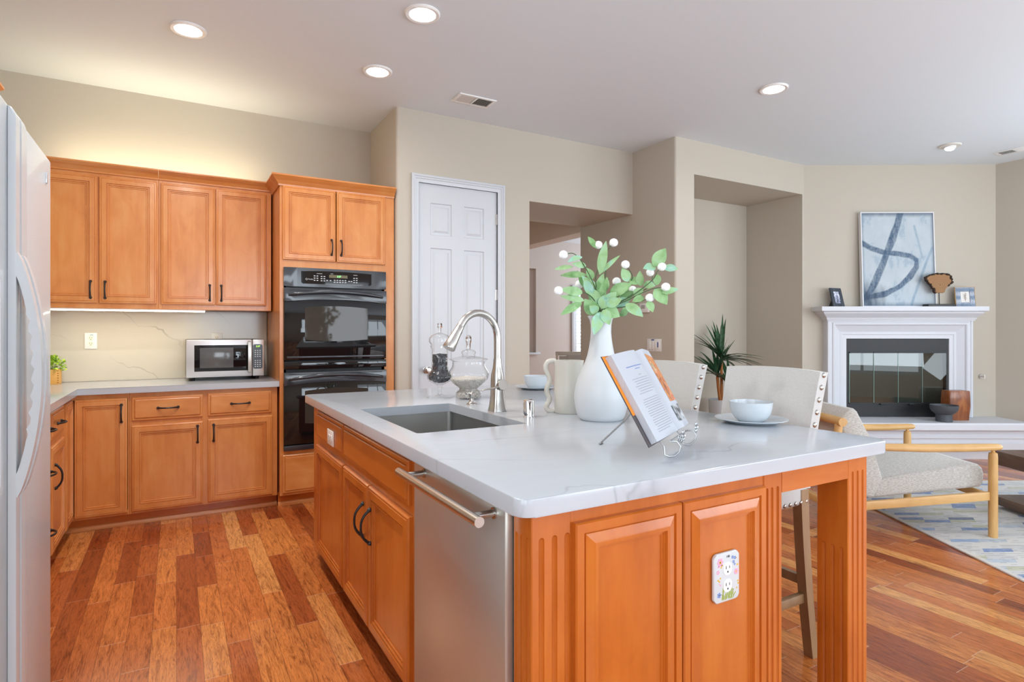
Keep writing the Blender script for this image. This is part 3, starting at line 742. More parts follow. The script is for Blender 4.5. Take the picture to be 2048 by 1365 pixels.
# ---- small plant in a wooden box
t = thing('box_planter', 'small leafy green plant in a square pine box on the worktop corner', 'potted plant', (-.75, 5.03, .914))
b = B()
for a in ((-.06, .06, -.06, -.05), (-.06, .06, .05, .06), (-.06, -.05, -.05, .05), (.05, .06, -.05, .05)): b.box(a[0], a[1], a[2], a[3], 0, .10, .0015)
b.box(-.05, .05, -.05, .05, 0, .01); b.obj('planter_box', boxwood, t)
b = B()
for k in range(6): b.box(.0505, .0585, -.0606, -.0595, .008+k*.016, .014+k*.016)
b.obj('finger_joints', flatm('joint_brown', rgb('#8A5A1E'), .6), t)
B().box(-.05, .05, -.05, .05, .07, .085).obj('soil', flatm('soil', rgb('#3A2A1C'), .95), t)
def leaf_quad(b, base, tip, w_, nrm, curl=.0, n=6, fold=.15, shape=.45):
    base, tip = Vector(base), Vector(tip); ax = tip - base; L = ax.length; ax.normalize()
    nrm = Vector(nrm); nrm = (nrm - ax*nrm.dot(ax)).normalized(); sd = ax.cross(nrm)
    prev = None
    for i in range(n+1):
        s_ = i/n
        ww = w_/2*max(.02, math.sin(math.pi*min(1, s_**shape*.5 if s_**shape < 1 else .5)*1.0) if False else (s_**shape)*((1-s_)**(shape*1.25))*1.9*(1+.35*(shape-.45)/.35))
        c_ = base + ax*(L*s_) + nrm*(curl*L*(s_*(1-s_)*4*.25 - .35*s_*s_))
        row = [c_ - sd*ww + nrm*(fold*ww), c_.copy(), c_ + sd*ww + nrm*(fold*ww)]
        row = [b.bm.verts.new(v) for v in row]
        if prev:
            for k in range(2): b.bm.faces.new((prev[k], prev[k+1], row[k+1], row[k]))
        prev = row
lime = N('lime_leaf'); lime.set(Base_Color=lime.ramp(lime.noise(lime.coord(), 60, 2), [(.35, rgb('#6E9A1E')), (.65, rgb('#B4D435'))]), Roughness=.5); lime = lime.m
b = B(); rnd = random.Random(3)
for i in range(300):
    th = rnd.uniform(0, 2*math.pi); ph = rnd.uniform(-.35, 1.45); rr = rnd.uniform(.05, .088)
    d_ = Vector((math.cos(th)*math.cos(ph), math.sin(th)*math.cos(ph), math.sin(ph)*1.0))
    c_ = Vector((0, 0, .108)) + d_*rr; out = (d_ + Vector((rnd.uniform(-.7, .7), rnd.uniform(-.7, .7), rnd.uniform(-.5, .5)))).normalized()
    leaf_quad(b, c_, c_ + out*rnd.uniform(.016, .024), rnd.uniform(.012, .017), (rnd.uniform(-1, 1), rnd.uniform(-1, 1), 1), .2, 4)
b.obj('foliage', lime, t, normals=False)
b = B()
for i in range(26):
    th = rnd.uniform(0, 2*math.pi); q = rnd.uniform(.02, .06); b.tube([(0.02*math.cos(th), .02*math.sin(th), .08), (q*.7*math.cos(th), q*.7*math.sin(th), .125), (q*math.cos(th), q*math.sin(th), .15)], .0012, 5)
b.obj('stems', flatm('stem_green', rgb('#6B8F2A'), .6), t)

# ---- refrigerator, faces +x  (local -y = world +x, local x = world y)
FX = -.32
t = thing('refrigerator', 'white side-by-side refrigerator cut off by the left edge', 'refrigerator', (FX, 1.70, 0), R(90))
B().box(-.455, .47, .075, .82, .02, 1.755, .006).obj('cabinet_body', fridge_m, t)
B().box(-.44, .455, .05, .09, .0, .09).obj('kick_grille', flatm('grille_grey', rgb('#BFC3C8'), .5), t)
for x0, x1, nm in ((-.455, -.004, 'near'), (.004, .47, 'far')):
    d_ = B().box(x0, x1, 0, .068, .095, 1.773, .010, 3).obj('door', fridge_m, t)
    s0, s1 = (-.046, -.008) if nm == 'near' else (.008, .062)
    # trim strip with a rounded top, runs the height of the door
    b = B(); prof = [(0, .10), (-.012, .10), (-.015, .12)] + [(-.015+.015*(1-math.cos(math.pi/2*k/6)), 1.735+.03*math.sin(math.pi/2*k/6)) for k in range(7)]
    b.prism(prof, s0, s1, 'x', .003); b.obj('door_trim', fridge_s, d_)
    # bowed handle with a wavy grip along the inside
    z0, z1 = .905, 1.445; outer = []; inner = []
    for i in range(41):
        s_ = i/40; z = z0 + (z1-z0)*s_; k = math.sin(math.pi*s_)
        outer.append((-.016-.043*k**.75, z))
        wave = .0035*math.sin(s_*2*math.pi*13) if .2 < s_ < .8 else 0
        zi = z0+.03+(z1-z0-.06)*s_; inner.append((-.002-.041*k**.6+wave, zi))
    h0, h1 = (-.042, -.010) if nm == 'near' else (.012, .042)
    b = B()
    lo, hi = [], []
    for X_, L_ in ((h0, lo), (h1, hi)):
        for (yo, zo), (yi, zi) in zip(outer, inner): L_.append((b.bm.verts.new((X_, yo, zo)), b.bm.verts.new((X_, yi, zi))))
    for i in range(40):
        b.bm.faces.new((lo[i][0], lo[i+1][0], lo[i+1][1], lo[i][1])); b.bm.faces.new((hi[i][0], hi[i+1][0], hi[i+1][1], hi[i][1]))
        b.bm.faces.new((lo[i][0], lo[i+1][0], hi[i+1][0], hi[i][0])); b.bm.faces.new((lo[i][1], lo[i+1][1], hi[i+1][1], hi[i][1]))
    for i in (0, 40): b.bm.faces.new((lo[i][0], lo[i][1], hi[i][1], hi[i][0]))
    b.obj('handle', fridge_s, d_, smooth=40)
    if nm == 'near':
        b = B(); b.panel(-.40, -.10, .93, 1.40, .0, [(0, .004), (.012, .006), (.02, .004), (.028, -.05)], back=False); b.obj('dispenser', fridge_s, d_)
        B().box(-.36, -.14, -.002, .004, 1.31, 1.37).obj('dispenser_panel', flatm('panel_grey', rgb('#B9BEC4'), .3), d_)
    else:
        B().box(.388, .402, -.003, .001, 1.69, 1.72, .001).obj('badge', flatm('badge_grey', rgb('#C9CDD2'), .25, .3), d_)
        b = B(); b.box(.40, .45, .03, .10, 1.773, 1.79, .004); b.obj('hinge_cover', fridge_s, d_)
# ================================================================ island
IX, IY = .672, 1.09           # corner of the cabinet base nearest the camera
t = thing('island_cabinet', 'maple kitchen island base with fluted corners and an open leg', 'island', (0, 0, 0))
b = B()
b.box(IX+.02, 1.526, 3.40, 3.42, .10, .872); b.box(1.508, 1.526, 1.13, 3.40, .10, .872)
b.box(IX+.02, 1.508, 2.722, 2.736, .10, .872); b.box(IX+.02, 1.508, 1.775, 1.795, .10, .872); b.box(IX+.02, 1.508, 1.795, 3.40, .10, .118)
b.obj('carcass', isle_v, t, smooth=0)
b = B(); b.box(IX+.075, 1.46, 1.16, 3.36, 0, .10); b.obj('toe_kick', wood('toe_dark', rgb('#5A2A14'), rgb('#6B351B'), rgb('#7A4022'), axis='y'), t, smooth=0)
b = B()
for y0, y1, z0, z1 in ((1.770, 1.84, .085, .872), (2.676, 2.706, .085, .872), (3.262, 3.42, .085, .872), (1.84, 2.676, .085, .115), (2.706, 3.262, .085, .115), (1.84, 2.676, .655, .712), (2.706, 3.262, .655, .712), (1.84, 2.676, .838, .872), (2.706, 3.262, .838, .872)): b.box(IX, IX+.02, y0, y1, z0, z1)
b.obj('face_frame', isle_v, t, smooth=0)
RL = Matrix.Translation((IX, 0, 0)) @ Matrix.Rotation(R(-90), 4, 'Z')     # local x -> -y, front -> -x
def lface(y0, y1, z0, z1, prof, name, mat=isle_v):
    b = B(); b.panel(-y1, -y0, z0, z1, 0, prof); b.xf(RL); return b.obj(name, mat, t, smooth=14)
lface(2.697, 3.268, .70, .846, DRAW, 'false_drawer', isle_y); lface(1.833, 2.686, .70, .846, DRAW, 'false_drawer', isle_y)
ds = [lface(2.700, 3.281, .10, .664, DOOR, 'door'), lface(2.293, 2.686, .10, .664, DOOR, 'door'), lface(1.826, 2.283, .10, .664, DOOR, 'door')]
for d_, yy in ((ds[1], 2.338), (ds[2], 2.243)):
    p = pull(d_, 0, .516, 0, .130, True, .034); p.data.transform(Matrix.Translation((IX-.02, yy, 0)) @ Matrix.Rotation(R(-90), 4, 'Z'))
    p.data.transform(Matrix.Identity(4))
# fluted corner posts, end panels, apron and leg
def capsule(b, x, y, z0, z1, r):
    k = B(); pr = [(0, z0-r)] + [(r*math.sin(math.pi/2*i/6), z0-r*math.cos(math.pi/2*i/6)) for i in range(1, 7)] + [(r*math.cos(math.pi/2*i/6), z1+r*math.sin(math.pi/2*i/6)) for i in range(0, 6)] + [(0, z1+r)]
    k.lathe(pr, (x, y, 0), 16); me = bpy.data.meshes.new('t'); k.bm.to_mesh(me); k.bm.free(); b.bm.from_mesh(me); bpy.data.meshes.remove(me)
def fluted(x0, x1, y0, y1, z0, z1, cuts, name):
    b = B(); b.box(x0, x1, y0, y1, z0, z1, .0025, 1); o = b.obj(name, isle_v, t, smooth=30)
    c = B()
    for q in cuts: capsule(c, *q)
    return cut(o, c)
z0 = .0
fluted(IX, .777, IY, 1.169, z0, .872, [(x, IY, .10, .808, .0075) for x in (.698, .7325, .767)] + [(IX, y_, .10, .808, .0075) for y_ in (1.106, 1.130, 1.153)], 'corner_post')
B().box(.777, 1.445, IY+.003, IY+.02, .0, .872).obj('end_panel', isle_v, t, smooth=0)
def epanel(x0, x1):
    return B().panel(x0, x1, .09, .836, IY+.003, ISLE).obj('raised_panel', isle_v, t, smooth=14)
epanel(.782, 1.113); epanel(1.118, 1.438)
fluted(1.445, 1.526, IY, IY+.04, z0, .872, [(x, IY, .10, .818, .006) for x in (1.459, 1.481, 1.506)], 'pilaster')
B().box(1.526, 1.854, IY, IY+.022, .803, .872).obj('apron', isle_h, t, smooth=0)
B().box(1.935, 1.957, 1.195, 3.29, .803, .872).obj('apron', isle_y, t, smooth=0)
fluted(1.854, 1.96, IY, 1.195, z0, .872, [(x, IY, .10, .817, .0055) for x in (1.879, 1.9065, 1.934)] + [(1.854, y_, .10, .572, .0065) for y_ in (1.112, 1.141, 1.170)], 'leg')
B().box(1.854, 1.96, 3.29, 3.395, 0, .872, .0025).obj('leg', isle_v, t, smooth=0)

# worktop with the sink opening
b = B(); b.prism(rounded([(.627, 1.058, 1), (2.036, 1.058, 1), (2.036, 3.468, 1), (.627, 3.468, 1)], .036, 8), .874, .914, bev=.003)
o = b.obj('countertop', quartz); c = B(); c.prism(rounded([(.731, 1.945, 1), (1.181, 1.945, 1), (1.181, 2.69, 1), (.731, 2.69, 1)], .012, 4), .8, 1.0); cut(o, c)
tag(o, 'large white quartz island worktop holding the vase and sink', 'countertop')
t = thing('sink', 'rectangular undermount steel sink in the island worktop', 'sink', (.956, 2.3175, .8735))
sx, sy = .236, .383
b = B(); rings = []
for ox, z in ((.012, 0), (0, 0), (0, -.012), (-.006, -.20), (-.022, -.222), (-.06, -.226)):
    rings.append([b.bm.verts.new((x, y_, z)) for x, y_ in rounded([(-sx-ox, -sy-ox, 1), (sx+ox, -sy-ox, 1), (sx+ox, sy+ox, 1), (-sx-ox, sy+ox, 1)], .022, 4)])
for A, D in zip(rings, rings[1:]):
    for i in range(len(A)): b.bm.faces.new((A[i], A[(i+1) % len(A)], D[(i+1) % len(A)], D[i]))
b.bm.faces.new(rings[-1]); b.obj('basin', sink_m, t, smooth=30)
B().lathe([(.044, .0006), (.05, .002), (.044, .003), (.03, .001), (0, .001)], (0, 0, -.226), 24).obj('drain', nickel, t)

# dishwasher
t = thing('dishwasher', 'stainless dishwasher with a bar handle in the island side', 'dishwasher', (.652, 1.469, 0), R(-90))
b = B(); b.box(-.296, .296, 0, .028, .10, .866, .004); d_ = b.obj('door', steel_m, t)
B().box(-.285, .285, .03, .56, .105, .862).obj('tub', flatm('tub_grey', (.25, .25, .25), .5), t, smooth=0)
B().box(-.285, .285, .07, .10, .0, .095).obj('kick_plate', slotm, t, smooth=0)
b = B(); b.tube([(-.262, -.062, .842), (.29, -.062, .842)], .0125, 16)
hb = b.obj('handle', nickel, d_)
for x in (-.205, .245):
    b = B(); b.tube([(x, -.056, .842), (x, .002, .842)], .009, 12); b.tube([(x, -.004, .842), (x, .001, .842)], .014, 14); b.obj('handle_post', nickel, d_)

# plates on the island
t = plate('island_outlet', 'small white outlet on the island false drawer above the doors', 'outlet', (.652-.0005, 2.905, .757), R(-90), .074, .122); duplex(t, plast)
for ch in [x for x in COL.objects if x.parent == t or (x.parent and x.parent.parent == t)]: ch.data.transform(Matrix.Rotation(R(90), 4, 'Y'))
t = thing('flowered_outlet', 'white porcelain outlet plate painted with wildflowers on the island end', 'outlet', (1.272, IY+.003-.011, .617))
hw, hh, nk = .0495, .0655, .012
octo = [(-hw+nk, -hh), (hw-nk, -hh), (hw-nk*.55, -hh+nk*.45), (hw, -hh+nk), (hw, hh-nk), (hw-nk*.55, hh-nk*.45), (hw-nk, hh), (-hw+nk, hh), (-hw+nk*.55, hh-nk*.45), (-hw, hh-nk), (-hw, -hh+nk), (-hw+nk*.55, -hh+nk*.45)]
pl = B().prism(octo, -.009, 0, 'y', .003, 3).obj('cover_plate', ceramic, t); pl.data.transform(Matrix.Translation((0, -.0005, 0)))
duplex(t, plast, 0, .002, 1.05, .0225)
for ch in [x for x in COL.objects if x.name.startswith(('receptacle', 'slots')) and (x.parent == t or (x.parent and x.parent.parent == t))]: ch.data.transform(Matrix.Translation((0, -.0025, 0)))
YP = -.0099
def dots(name, col, items):
    b = B()
    for x, z, r in items: b.prism([(x+r*math.cos(a), z+r*math.sin(a)) for a in [2*math.pi*k/9 for k in range(9)]], YP-.0003, YP+.0006, 'y')
    b.obj(name, flatm(name, rgb(col), .5), pl)
def flower(x, z, r, n): return [(x+r*math.cos(2*math.pi*k/n), z+r*math.sin(2*math.pi*k/n), r*.55) for k in range(n)]
dots('pink_petals', '#E8A6C2', flower(-.026, .043, .0075, 6) + flower(-.034, .018, .004, 5) + flower(.036, .008, .0055, 6) + [(-.032, .032, .003), (-.029, -.014, .002), (-.024, -.018, .002)])
dots('yellow_petals', '#E0B13C', [(-.026, .043, .004), (-.019, .034, .003), (-.022, .029, .0025), (-.034, -.003, .0026), (-.029, -.007, .0026), (-.025, .001, .0024), (.036, .008, .0026), (.041, .026, .0028), (.043, -.018, .0026), (.044, -.025, .0026), (.038, -.036, .002), (.036, .045, .002)])
dots('blue_petals', '#6F8FCB', flower(.022, .049, .003, 5) + flower(.031, .046, .003, 5) + flower(.026, .036, .0028, 5) + flower(.03, .029, .0022, 4) + flower(-.030, -.043, .0048, 5))
dots('dark_centers', '#4A3320', [(-.026, .043, .0018), (-.030, -.043, .0016)])
b = B(); rnd = random.Random(5)
for i in range(22):
    x = -.02 + .045*i/21; b.bar((x, YP, -.060+rnd.uniform(0, .004)), (x+rnd.uniform(-.012, .014), YP, -.060+rnd.uniform(.014, .034)), .0009, .0009)
b.obj('grass_blades', flatm('plate_grass', rgb('#A6B53A'), .5), pl)
text('14B', 'lettering', .0085, flatm('ink_grey', rgb('#6C6C72'), .5), pl, (.004, YP-.0002, .054), FRONT)

# faucet, dispenser, air gap
def attach(b, k):
    me = bpy.data.meshes.new('t'); k.bm.to_mesh(me); k.bm.free(); b.bm.from_mesh(me); bpy.data.meshes.remove(me)
t = thing('faucet', 'brushed nickel gooseneck pull-down faucet behind the sink', 'faucet', (1.250, 2.318, .914))
b = B(); rings = []
for z, hw_, r_ in ((0, .0345, .010), (.004, .0345, .010), (.02, .031, .010), (.06, .0275, .012), (.10, .0265, .014), (.14, .0275, .02), (.165, .027, .024), (.19, .0215, .0205), (.215, .0185, .018), (.235, .0175, .0172)):
    rings.append([b.bm.verts.new((x, y_, z)) for x, y_ in rounded([(-hw_, -hw_, 1), (hw_, -hw_, 1), (hw_, hw_, 1), (-hw_, hw_, 1)], min(r_, hw_*.98), 4)])
for A, D in zip(rings, rings[1:]):
    for i in range(len(A)): b.bm.faces.new((A[i], A[(i+1) % len(A)], D[(i+1) % len(A)], D[i]))
b.bm.faces.new(rings[0]); b.bm.faces.new(rings[-1]); b.obj('base', nickel, t)
sp = Vector((-.95, -.18, 0)).normalized(); pts = [Vector((0, 0, .235)), Vector((0, 0, .28)), Vector((0, 0, .315))]
for i in range(1, 15):
    a = math.pi*.84*i/14; pts.append(sp*(.108*(1-math.cos(a))) + Vector((0, 0, .325+.113*math.sin(a))))
b = B(); b.tube(pts, .0158, 14); b.obj('spout', nickel, t)
d_ = (pts[-1]-pts[-2]).normalized(); p0 = pts[-1]
b = B(); b.tube([p0, p0+d_*.002, p0+d_*.03, p0+d_*.075, p0+d_*.108, p0+d_*.112], [.0162, .0172, .0185, .023, .0275, .026], 18); sh = b.obj('spray_head', nickel, t)
b = B(); q = p0+d_*.055; n_ = (-sp*.25 + Vector((0, -.0, 0)) - Vector((0, 0, -.0))); nrm = Vector((-sp.x, -sp.y, .35)).normalized()
b.tube([q+nrm*.018-d_*.022, q+nrm*.028-d_*.012, q+nrm*.026+d_*.02, q+nrm*.022+d_*.03], [.004, .005, .005, .004], 8); b.obj('spray_toggle', blackmetal, sh)
b = B(); b.tube([(0, -.012, .112), (0, -.052, .122)], [.019, .0245], 18); b.tube([(0, -.052, .122), (0, -.0545, .1226)], [.0245, .0235], 18)
b.tube([(-.012, -.046, .116), (-.05, -.047, .108), (-.092, -.044, .104), (-.102, -.043, .100)], [.010, .0095, .0085, .006], 10, flat=.45, upv=(0, 1, 0)); b.obj('handle', nickel, t)
t = thing('soap_dispenser', 'small nickel soap pump on the worktop by the sink corner', 'soap dispenser', (1.258, 2.598, .914))
B().lathe([(0, 0), (.026, 0), (.025, .004), (.015, .010), (.011, .018), (.0115, .032), (.017, .036), (.0175, .052), (.013, .058), (.008, .060), (.007, .064), (0, .065)], seg=24).obj('body', nickel, t)
b = B(); b.tube([(0, 0, .050), (-.02, -.004, .058), (-.034, -.007, .053)], [.008, .0065, .005], 10); b.obj('nozzle', nickel, t)
t = thing('air_gap', 'short shiny chrome air gap cylinder on the island worktop', 'air gap', (1.276, 2.092, .914))
B().lathe([(0, 0), (.027, 0), (.027, .003), (.023, .004), (.023, .068), (.021, .072), (0, .073)], seg=32).obj('cap', chrome, t)
B().box(-.010, -.004, -.0245, -.0215, .055, .062).obj('vent_hole', slotm, t)
# ================================================================ things on the island
CT = .9142
# apothecary jars
t = thing('apothecary_jar', 'tall narrow footed glass jar of dark beans left of the faucet', 'jar', (1.243, 2.965, CT), 0, 'glass apothecary jars')
B().lathe([(.068, .0), (.068, .003), (.03, .008), (.012, .016), (.0095, .03), (.012, .055), (.016, .066), (.03, .072), (.055, .085), (.067, .100), (.068, .118), (.057, .136), (.046, .146), (.048, .152), (.047, .158), (.043, .164), (.043, .262), (.046, .268), (.050, .276), (.046, .284)], seg=40, cap=False).obj('jar_body', glassm, t)
ld = B().lathe([(.046, .286), (.050, .290), (.059, .302), (.058, .320), (.045, .336), (.026, .345), (.010, .350), (.0, .351)], seg=36, cap=False).obj('lid', glassm, t)
B().lathe([(.0, .350), (.008, .351), (.0085, .375), (.013, .381), (.014, .392), (.012, .402), (0, .404)], seg=24).obj('knob', glasssolid, ld)
beanm = N('black_beans'); beanm.set(Base_Color=beanm.ramp(beanm.white(beanm.scale(beanm.coord(), (700, 700, 700))), [(0, (.012, .013, .018)), (.6, (.05, .053, .065)), (1, (.16, .165, .19))]), Roughness=.25); beanm = beanm.m
def fill(name, prof, n, r, mat, loc, seed, sc):
    """loose pieces filling a jar: a core and individual pieces along its skin"""
    b = B(); rnd = random.Random(seed)
    b.lathe([(max(0, q-r*1.2), z) for q, z in prof], seg=20)
    L = [0]
    for (a, c), (d_, e) in zip(prof, prof[1:]): L.append(L[-1] + math.hypot(d_-a, e-c)*(a+d_+.004))
    for i in range(n):
        u = rnd.uniform(0, L[-1]); k = max(j for j in range(len(prof)-1) if L[j] <= u); f = (u-L[k])/max(1e-9, L[k+1]-L[k])
        q = prof[k][0]+(prof[k+1][0]-prof[k][0])*f - r*.6; z = prof[k][1]+(prof[k+1][1]-prof[k][1])*f; th = rnd.uniform(0, 2*math.pi)
        m = Matrix.Translation((q*math.cos(th), q*math.sin(th), z)) @ Matrix.Rotation(rnd.uniform(0, 6), 4, (rnd.random(), rnd.random(), rnd.random()+.1)) @ Matrix.Diagonal((r*sc[0], r*sc[1], r*sc[2], 1))
        bmesh.ops.create_icosphere(b.bm, subdivisions=1, radius=1, matrix=m)
    o = b.obj(name, mat, None, smooth=180); o.location = loc; return o
o = fill('black_beans', [(0.0, .080), (.026, .082), (.052, .092), (.062, .104), (.062, .117), (.050, .136), (.041, .150), (.040, .166), (.040, .232), (.0, .236)], 620, .0042, beanm, (1.243, 2.965, CT), 11, (1, .75, .75))
tag(o, 'dark beans filling the tall glass jar', 'beans', None, 'stuff')
t = thing('apothecary_jar', 'wide round lidded glass jar of pale pebbles behind the faucet', 'jar', (1.360, 2.848, CT), 0, 'glass apothecary jars')
B().lathe([(.066, 0), (.068, .006), (.068, .030), (.060, .040), (.050, .044), (.049, .052), (.060, .062), (.085, .082), (.104, .105), (.109, .125), (.104, .145), (.092, .163), (.087, .176), (.086, .196), (.096, .204)], seg=44, cap=False).obj('jar_body', glassm, t)
ld = B().lathe([(.102, .206), (.104, .209), (.10, .212), (.06, .220), (.036, .226), (.032, .232), (.038, .240), (.039, .248), (.030, .256), (.014, .262), (0, .264)], seg=40, cap=False).obj('lid', glassm, t)
B().lathe([(0, .262), (.011, .264), (.011, .290), (.015, .300), (.017, .312), (.016, .326), (.010, .336), (0, .339)], seg=24).obj('knob', glasssolid, ld)
pebm = N('pale_pebbles'); pebm.set(Base_Color=pebm.ramp(pebm.white(pebm.scale(pebm.coord(), (600, 600, 600))), [(0, rgb('#A3978A')), (.4, rgb('#D6CFC6')), (1, rgb('#F0ECE6'))]), Roughness=.5); pebm = pebm.m
o = fill('pale_pebbles', [(0, .003), (.060, .005), (.063, .028), (.055, .038), (.046, .046), (.046, .054), (.058, .065), (.082, .084), (.100, .106), (.0, .118)], 1500, .0040, pebm, (1.360, 2.848, CT), 12, (1, .8, .8))
tag(o, 'pale pebbles in the bottom of the wide glass jar', 'pebbles', None, 'stuff')

# pitcher with a wavy handle
pc = Vector((1.500, 2.120, CT))
t = thing('pitcher', 'cream pitcher with a wavy handle left of the white vase', 'pitcher', pc, -YAW)
B().lathe([(0, 0), (.060, 0), (.064, .006), (.064, .10), (.062, .20), (.066, .226), (.066, .230), (.061, .230), (.058, .20), (.058, .02), (0, .018)], seg=40).obj('body', cream, t)
b = B(); hp = [(-.058, .226), (-.075, .228), (-.092, .222), (-.101, .205), (-.099, .185), (-.090, .165), (-.084, .148), (-.086, .132), (-.094, .115), (-.097, .098), (-.093, .080), (-.086, .066), (-.088, .048), (-.096, .034), (-.098, .020), (-.088, .010), (-.072, .008), (-.058, .014)]
fine = []
for i in range(len(hp)-1):
    p0, p1, p2, p3 = hp[max(0, i-1)], hp[i], hp[i+1], hp[min(len(hp)-1, i+2)]
    for k in range(4):
        s_ = k/4; fine.append(tuple(.5*((2*p1[j]) + (-p0[j]+p2[j])*s_ + (2*p0[j]-5*p1[j]+4*p2[j]-p3[j])*s_*s_ + (-p0[j]+3*p1[j]-3*p2[j]+p3[j])*s_**3) for j in (0, 1)))
fine.append(hp[-1]); b.tube([(x, 0, z) for x, z in fine], .0085, 12, flat=1.3, upv=(0, 1, 0)); b.obj('handle', cream, t)

# vase
VX, VY = 1.500, 1.894
t = thing('vase', 'large white bottle-shaped vase holding the flower stems', 'vase', (VX, VY, CT))
B().lathe([(0, 0), (.082, 0), (.090, .006), (.097, .02), (.105, .05), (.109, .085), (.108, .11), (.104, .135), (.093, .170), (.080, .200), (.066, .230), (.056, .258), (.049, .290), (.0435, .325), (.041, .355), (.042, .385), (.046, .405), (.053, .417), (.054, .420), (.049, .421), (.040, .405), (.036, .37), (.036, .33), (.05, .25), (.03, .2), (0, .19)], seg=56).obj('vase_body', ceramic, t)

# artificial flower stems (photo points measured in a crop: x = u/3.4125+1080, y = v/3.4125+460)
leafm = N('sage_leaf'); cc = leafm.coord(); lf = leafm.noise(cc, 22, 3, .6, .5)
leafm.set(Base_Color=leafm.ramp(leafm.m_('ADD', leafm.m_('MULTIPLY', lf, .75), leafm.m_('MULTIPLY', leafm.n('ShaderNodeObjectInfo').outputs['Random'], .28)), [(.30, rgb('#6C9A5C')), (.45, rgb('#8DB57C')), (.58, rgb('#9CC28E')), (.70, rgb('#93C4AE')), (.84, rgb('#B9D8CA'))]), Roughness=.55)
leafm.p.inputs['Subsurface Weight'].default_value = .0
leafm = leafm.m
stemm = flatm('dark_green_stem', rgb('#3E5B33'), .6)
pomm = flatm('white_fluff', rgb('#F8F8F8'), .95)
def fp(u, v, dd=0.0): return at(u/3.4125+1080, v/3.4125+460, 2.389+dd)
TOCAM = Vector((-.62, -.78, .1)).normalized()
rnd = random.Random(21)
def spray(label, branches, leaves):
    t = thing('flower_stem', label, 'flower stem', (VX, VY, CT), 0, 'flower stems in the white vase')
    o_ = Vector((VX, VY, CT))
    b = B()
    for br in branches:
        pts = [Vector((rnd.uniform(-.014, .014), rnd.uniform(-.014, .014), .26))] + [fp(*p) - o_ for p in br]
        n = len(pts); fine = []
        for i in range(n-1):
            p0, p1, p2, p3 = pts[max(0, i-1)], pts[i], pts[i+1], pts[min(n-1, i+2)]
            for k in range(5):
                s_ = k/5; fine.append(.5*((2*p1) + (p2-p0)*s_ + (2*p0-5*p1+4*p2-p3)*s_*s_ + (3*p1-p0-3*p2+p3)*s_**3))
        fine.append(pts[-1]); m = len(fine)
        b.tube(fine, [.0026 - .0012*i/m for i in range(m)], 6)
    b.obj('stem', stemm, t)
    for br in branches:
        if len(br[-1]) == 3 and br[-1][2] > 5: continue
    for (bu, bv, tu, tv, w_, d0, d1) in leaves:
        base, tip = fp(bu, bv, d0) - o_, fp(tu, tv, d1) - o_
        k = B(); nr = (TOCAM + Vector((rnd.uniform(-.35, .35), rnd.uniform(-.35, .35), rnd.uniform(-.1, .3)))).normalized()
        leaf_quad(k, base, tip, w_/3.4125*2.389/FPX*1.45, nr, rnd.uniform(.05, .25), 10, .22, .80); k.obj('leaf', leafm, t, smooth=60, normals=False)
    return t, o_
def pompom(t, o_, u, v, dd, r=.0178):
    c_ = fp(u, v, dd) - o_; b = B(); b.ball(c_, r*.93, 3); q = random.Random(int(u*7+v))
    for i in range(420):
        z = q.uniform(-1, 1); th = q.uniform(0, 2*math.pi); s_ = math.sqrt(1-z*z); d_ = Vector((s_*math.cos(th), s_*math.sin(th), z))
        sd = d_.orthogonal().normalized()*.0005; p = c_ + d_*r*.85; e = c_ + (d_ + Vector((q.uniform(-.2, .2),)*3)).normalized()*r*q.uniform(.98, 1.12)
        b.quad(p-sd, p+sd, e+sd*.3, e-sd*.3)
    b.obj('pompom', pomm, t, smooth=60, normals=False)
def z8(bu, bv, tu, tv, w_, d0=0, d1=0):      # from the second crop (7.587 px per photo px, origin 1090, 460)
    f = 3.4125/7.587; return (bu*f+34.1, bv*f, tu*f+34.1, tv*f, w_*f, d0, d1)
S = spray('flower stem reaching far left and high over the hallway opening', [[(405, 575), (385, 420, -.02), (305, 250, -.03), (235, 165, -.05), (175, 168, -.06)], [(400, 560), (350, 400, 0), (255, 280, .02)]],
  [z8(565, 410, 345, 480, 95, -.04, -.08), z8(625, 550, 415, 510, 90, -.02, -.05), z8(430, 560, 130, 595, 70, -.02, .02), z8(640, 690, 225, 685, 100, 0, .02), z8(700, 860, 560, 700, 90, 0, -.02)])
pompom(*S, 160, 170, -.06)
S = spray('low flower stem spreading left with three broad leaves', [[(400, 575), (370, 480, -.03), (295, 427, -.06), (140, 412, -.08)], [(408, 575), (350, 470, .03), (310, 400, .05), (275, 375, .06)]],
  [z8(575, 955, 245, 900, 125, -.06, -.09), z8(600, 1075, 238, 1005, 95, -.05, -.08), z8(560, 1105, 238, 1288, 115, -.05, -.1), z8(740, 1010, 650, 730, 85, .03, .05)])
pompom(*S, 127, 415, -.08); pompom(*S, 270, 372, .06, .0185)
S = spray('tallest flower stem rising straight up with a long upright leaf', [[(415, 575), (380, 350, 0), (405, 250, -.01), (445, 165, -.02), (495, 92, -.03)], [(420, 575), (448, 300, .02), (440, 200, .03), (405, 110, .03)]],
  [z8(835, 680, 925, 165, 135, -.03, -.05), z8(780, 280, 652, 98, 85, .02, .03), z8(815, 680, 1140, 378, 70, 0, -.02), z8(840, 1000, 950, 720, 85, -.04, -.05), z8(780, 960, 890, 650, 100, .02, .04)])
pompom(*S, 503, 87, -.03); pompom(*S, 398, 103, .03)
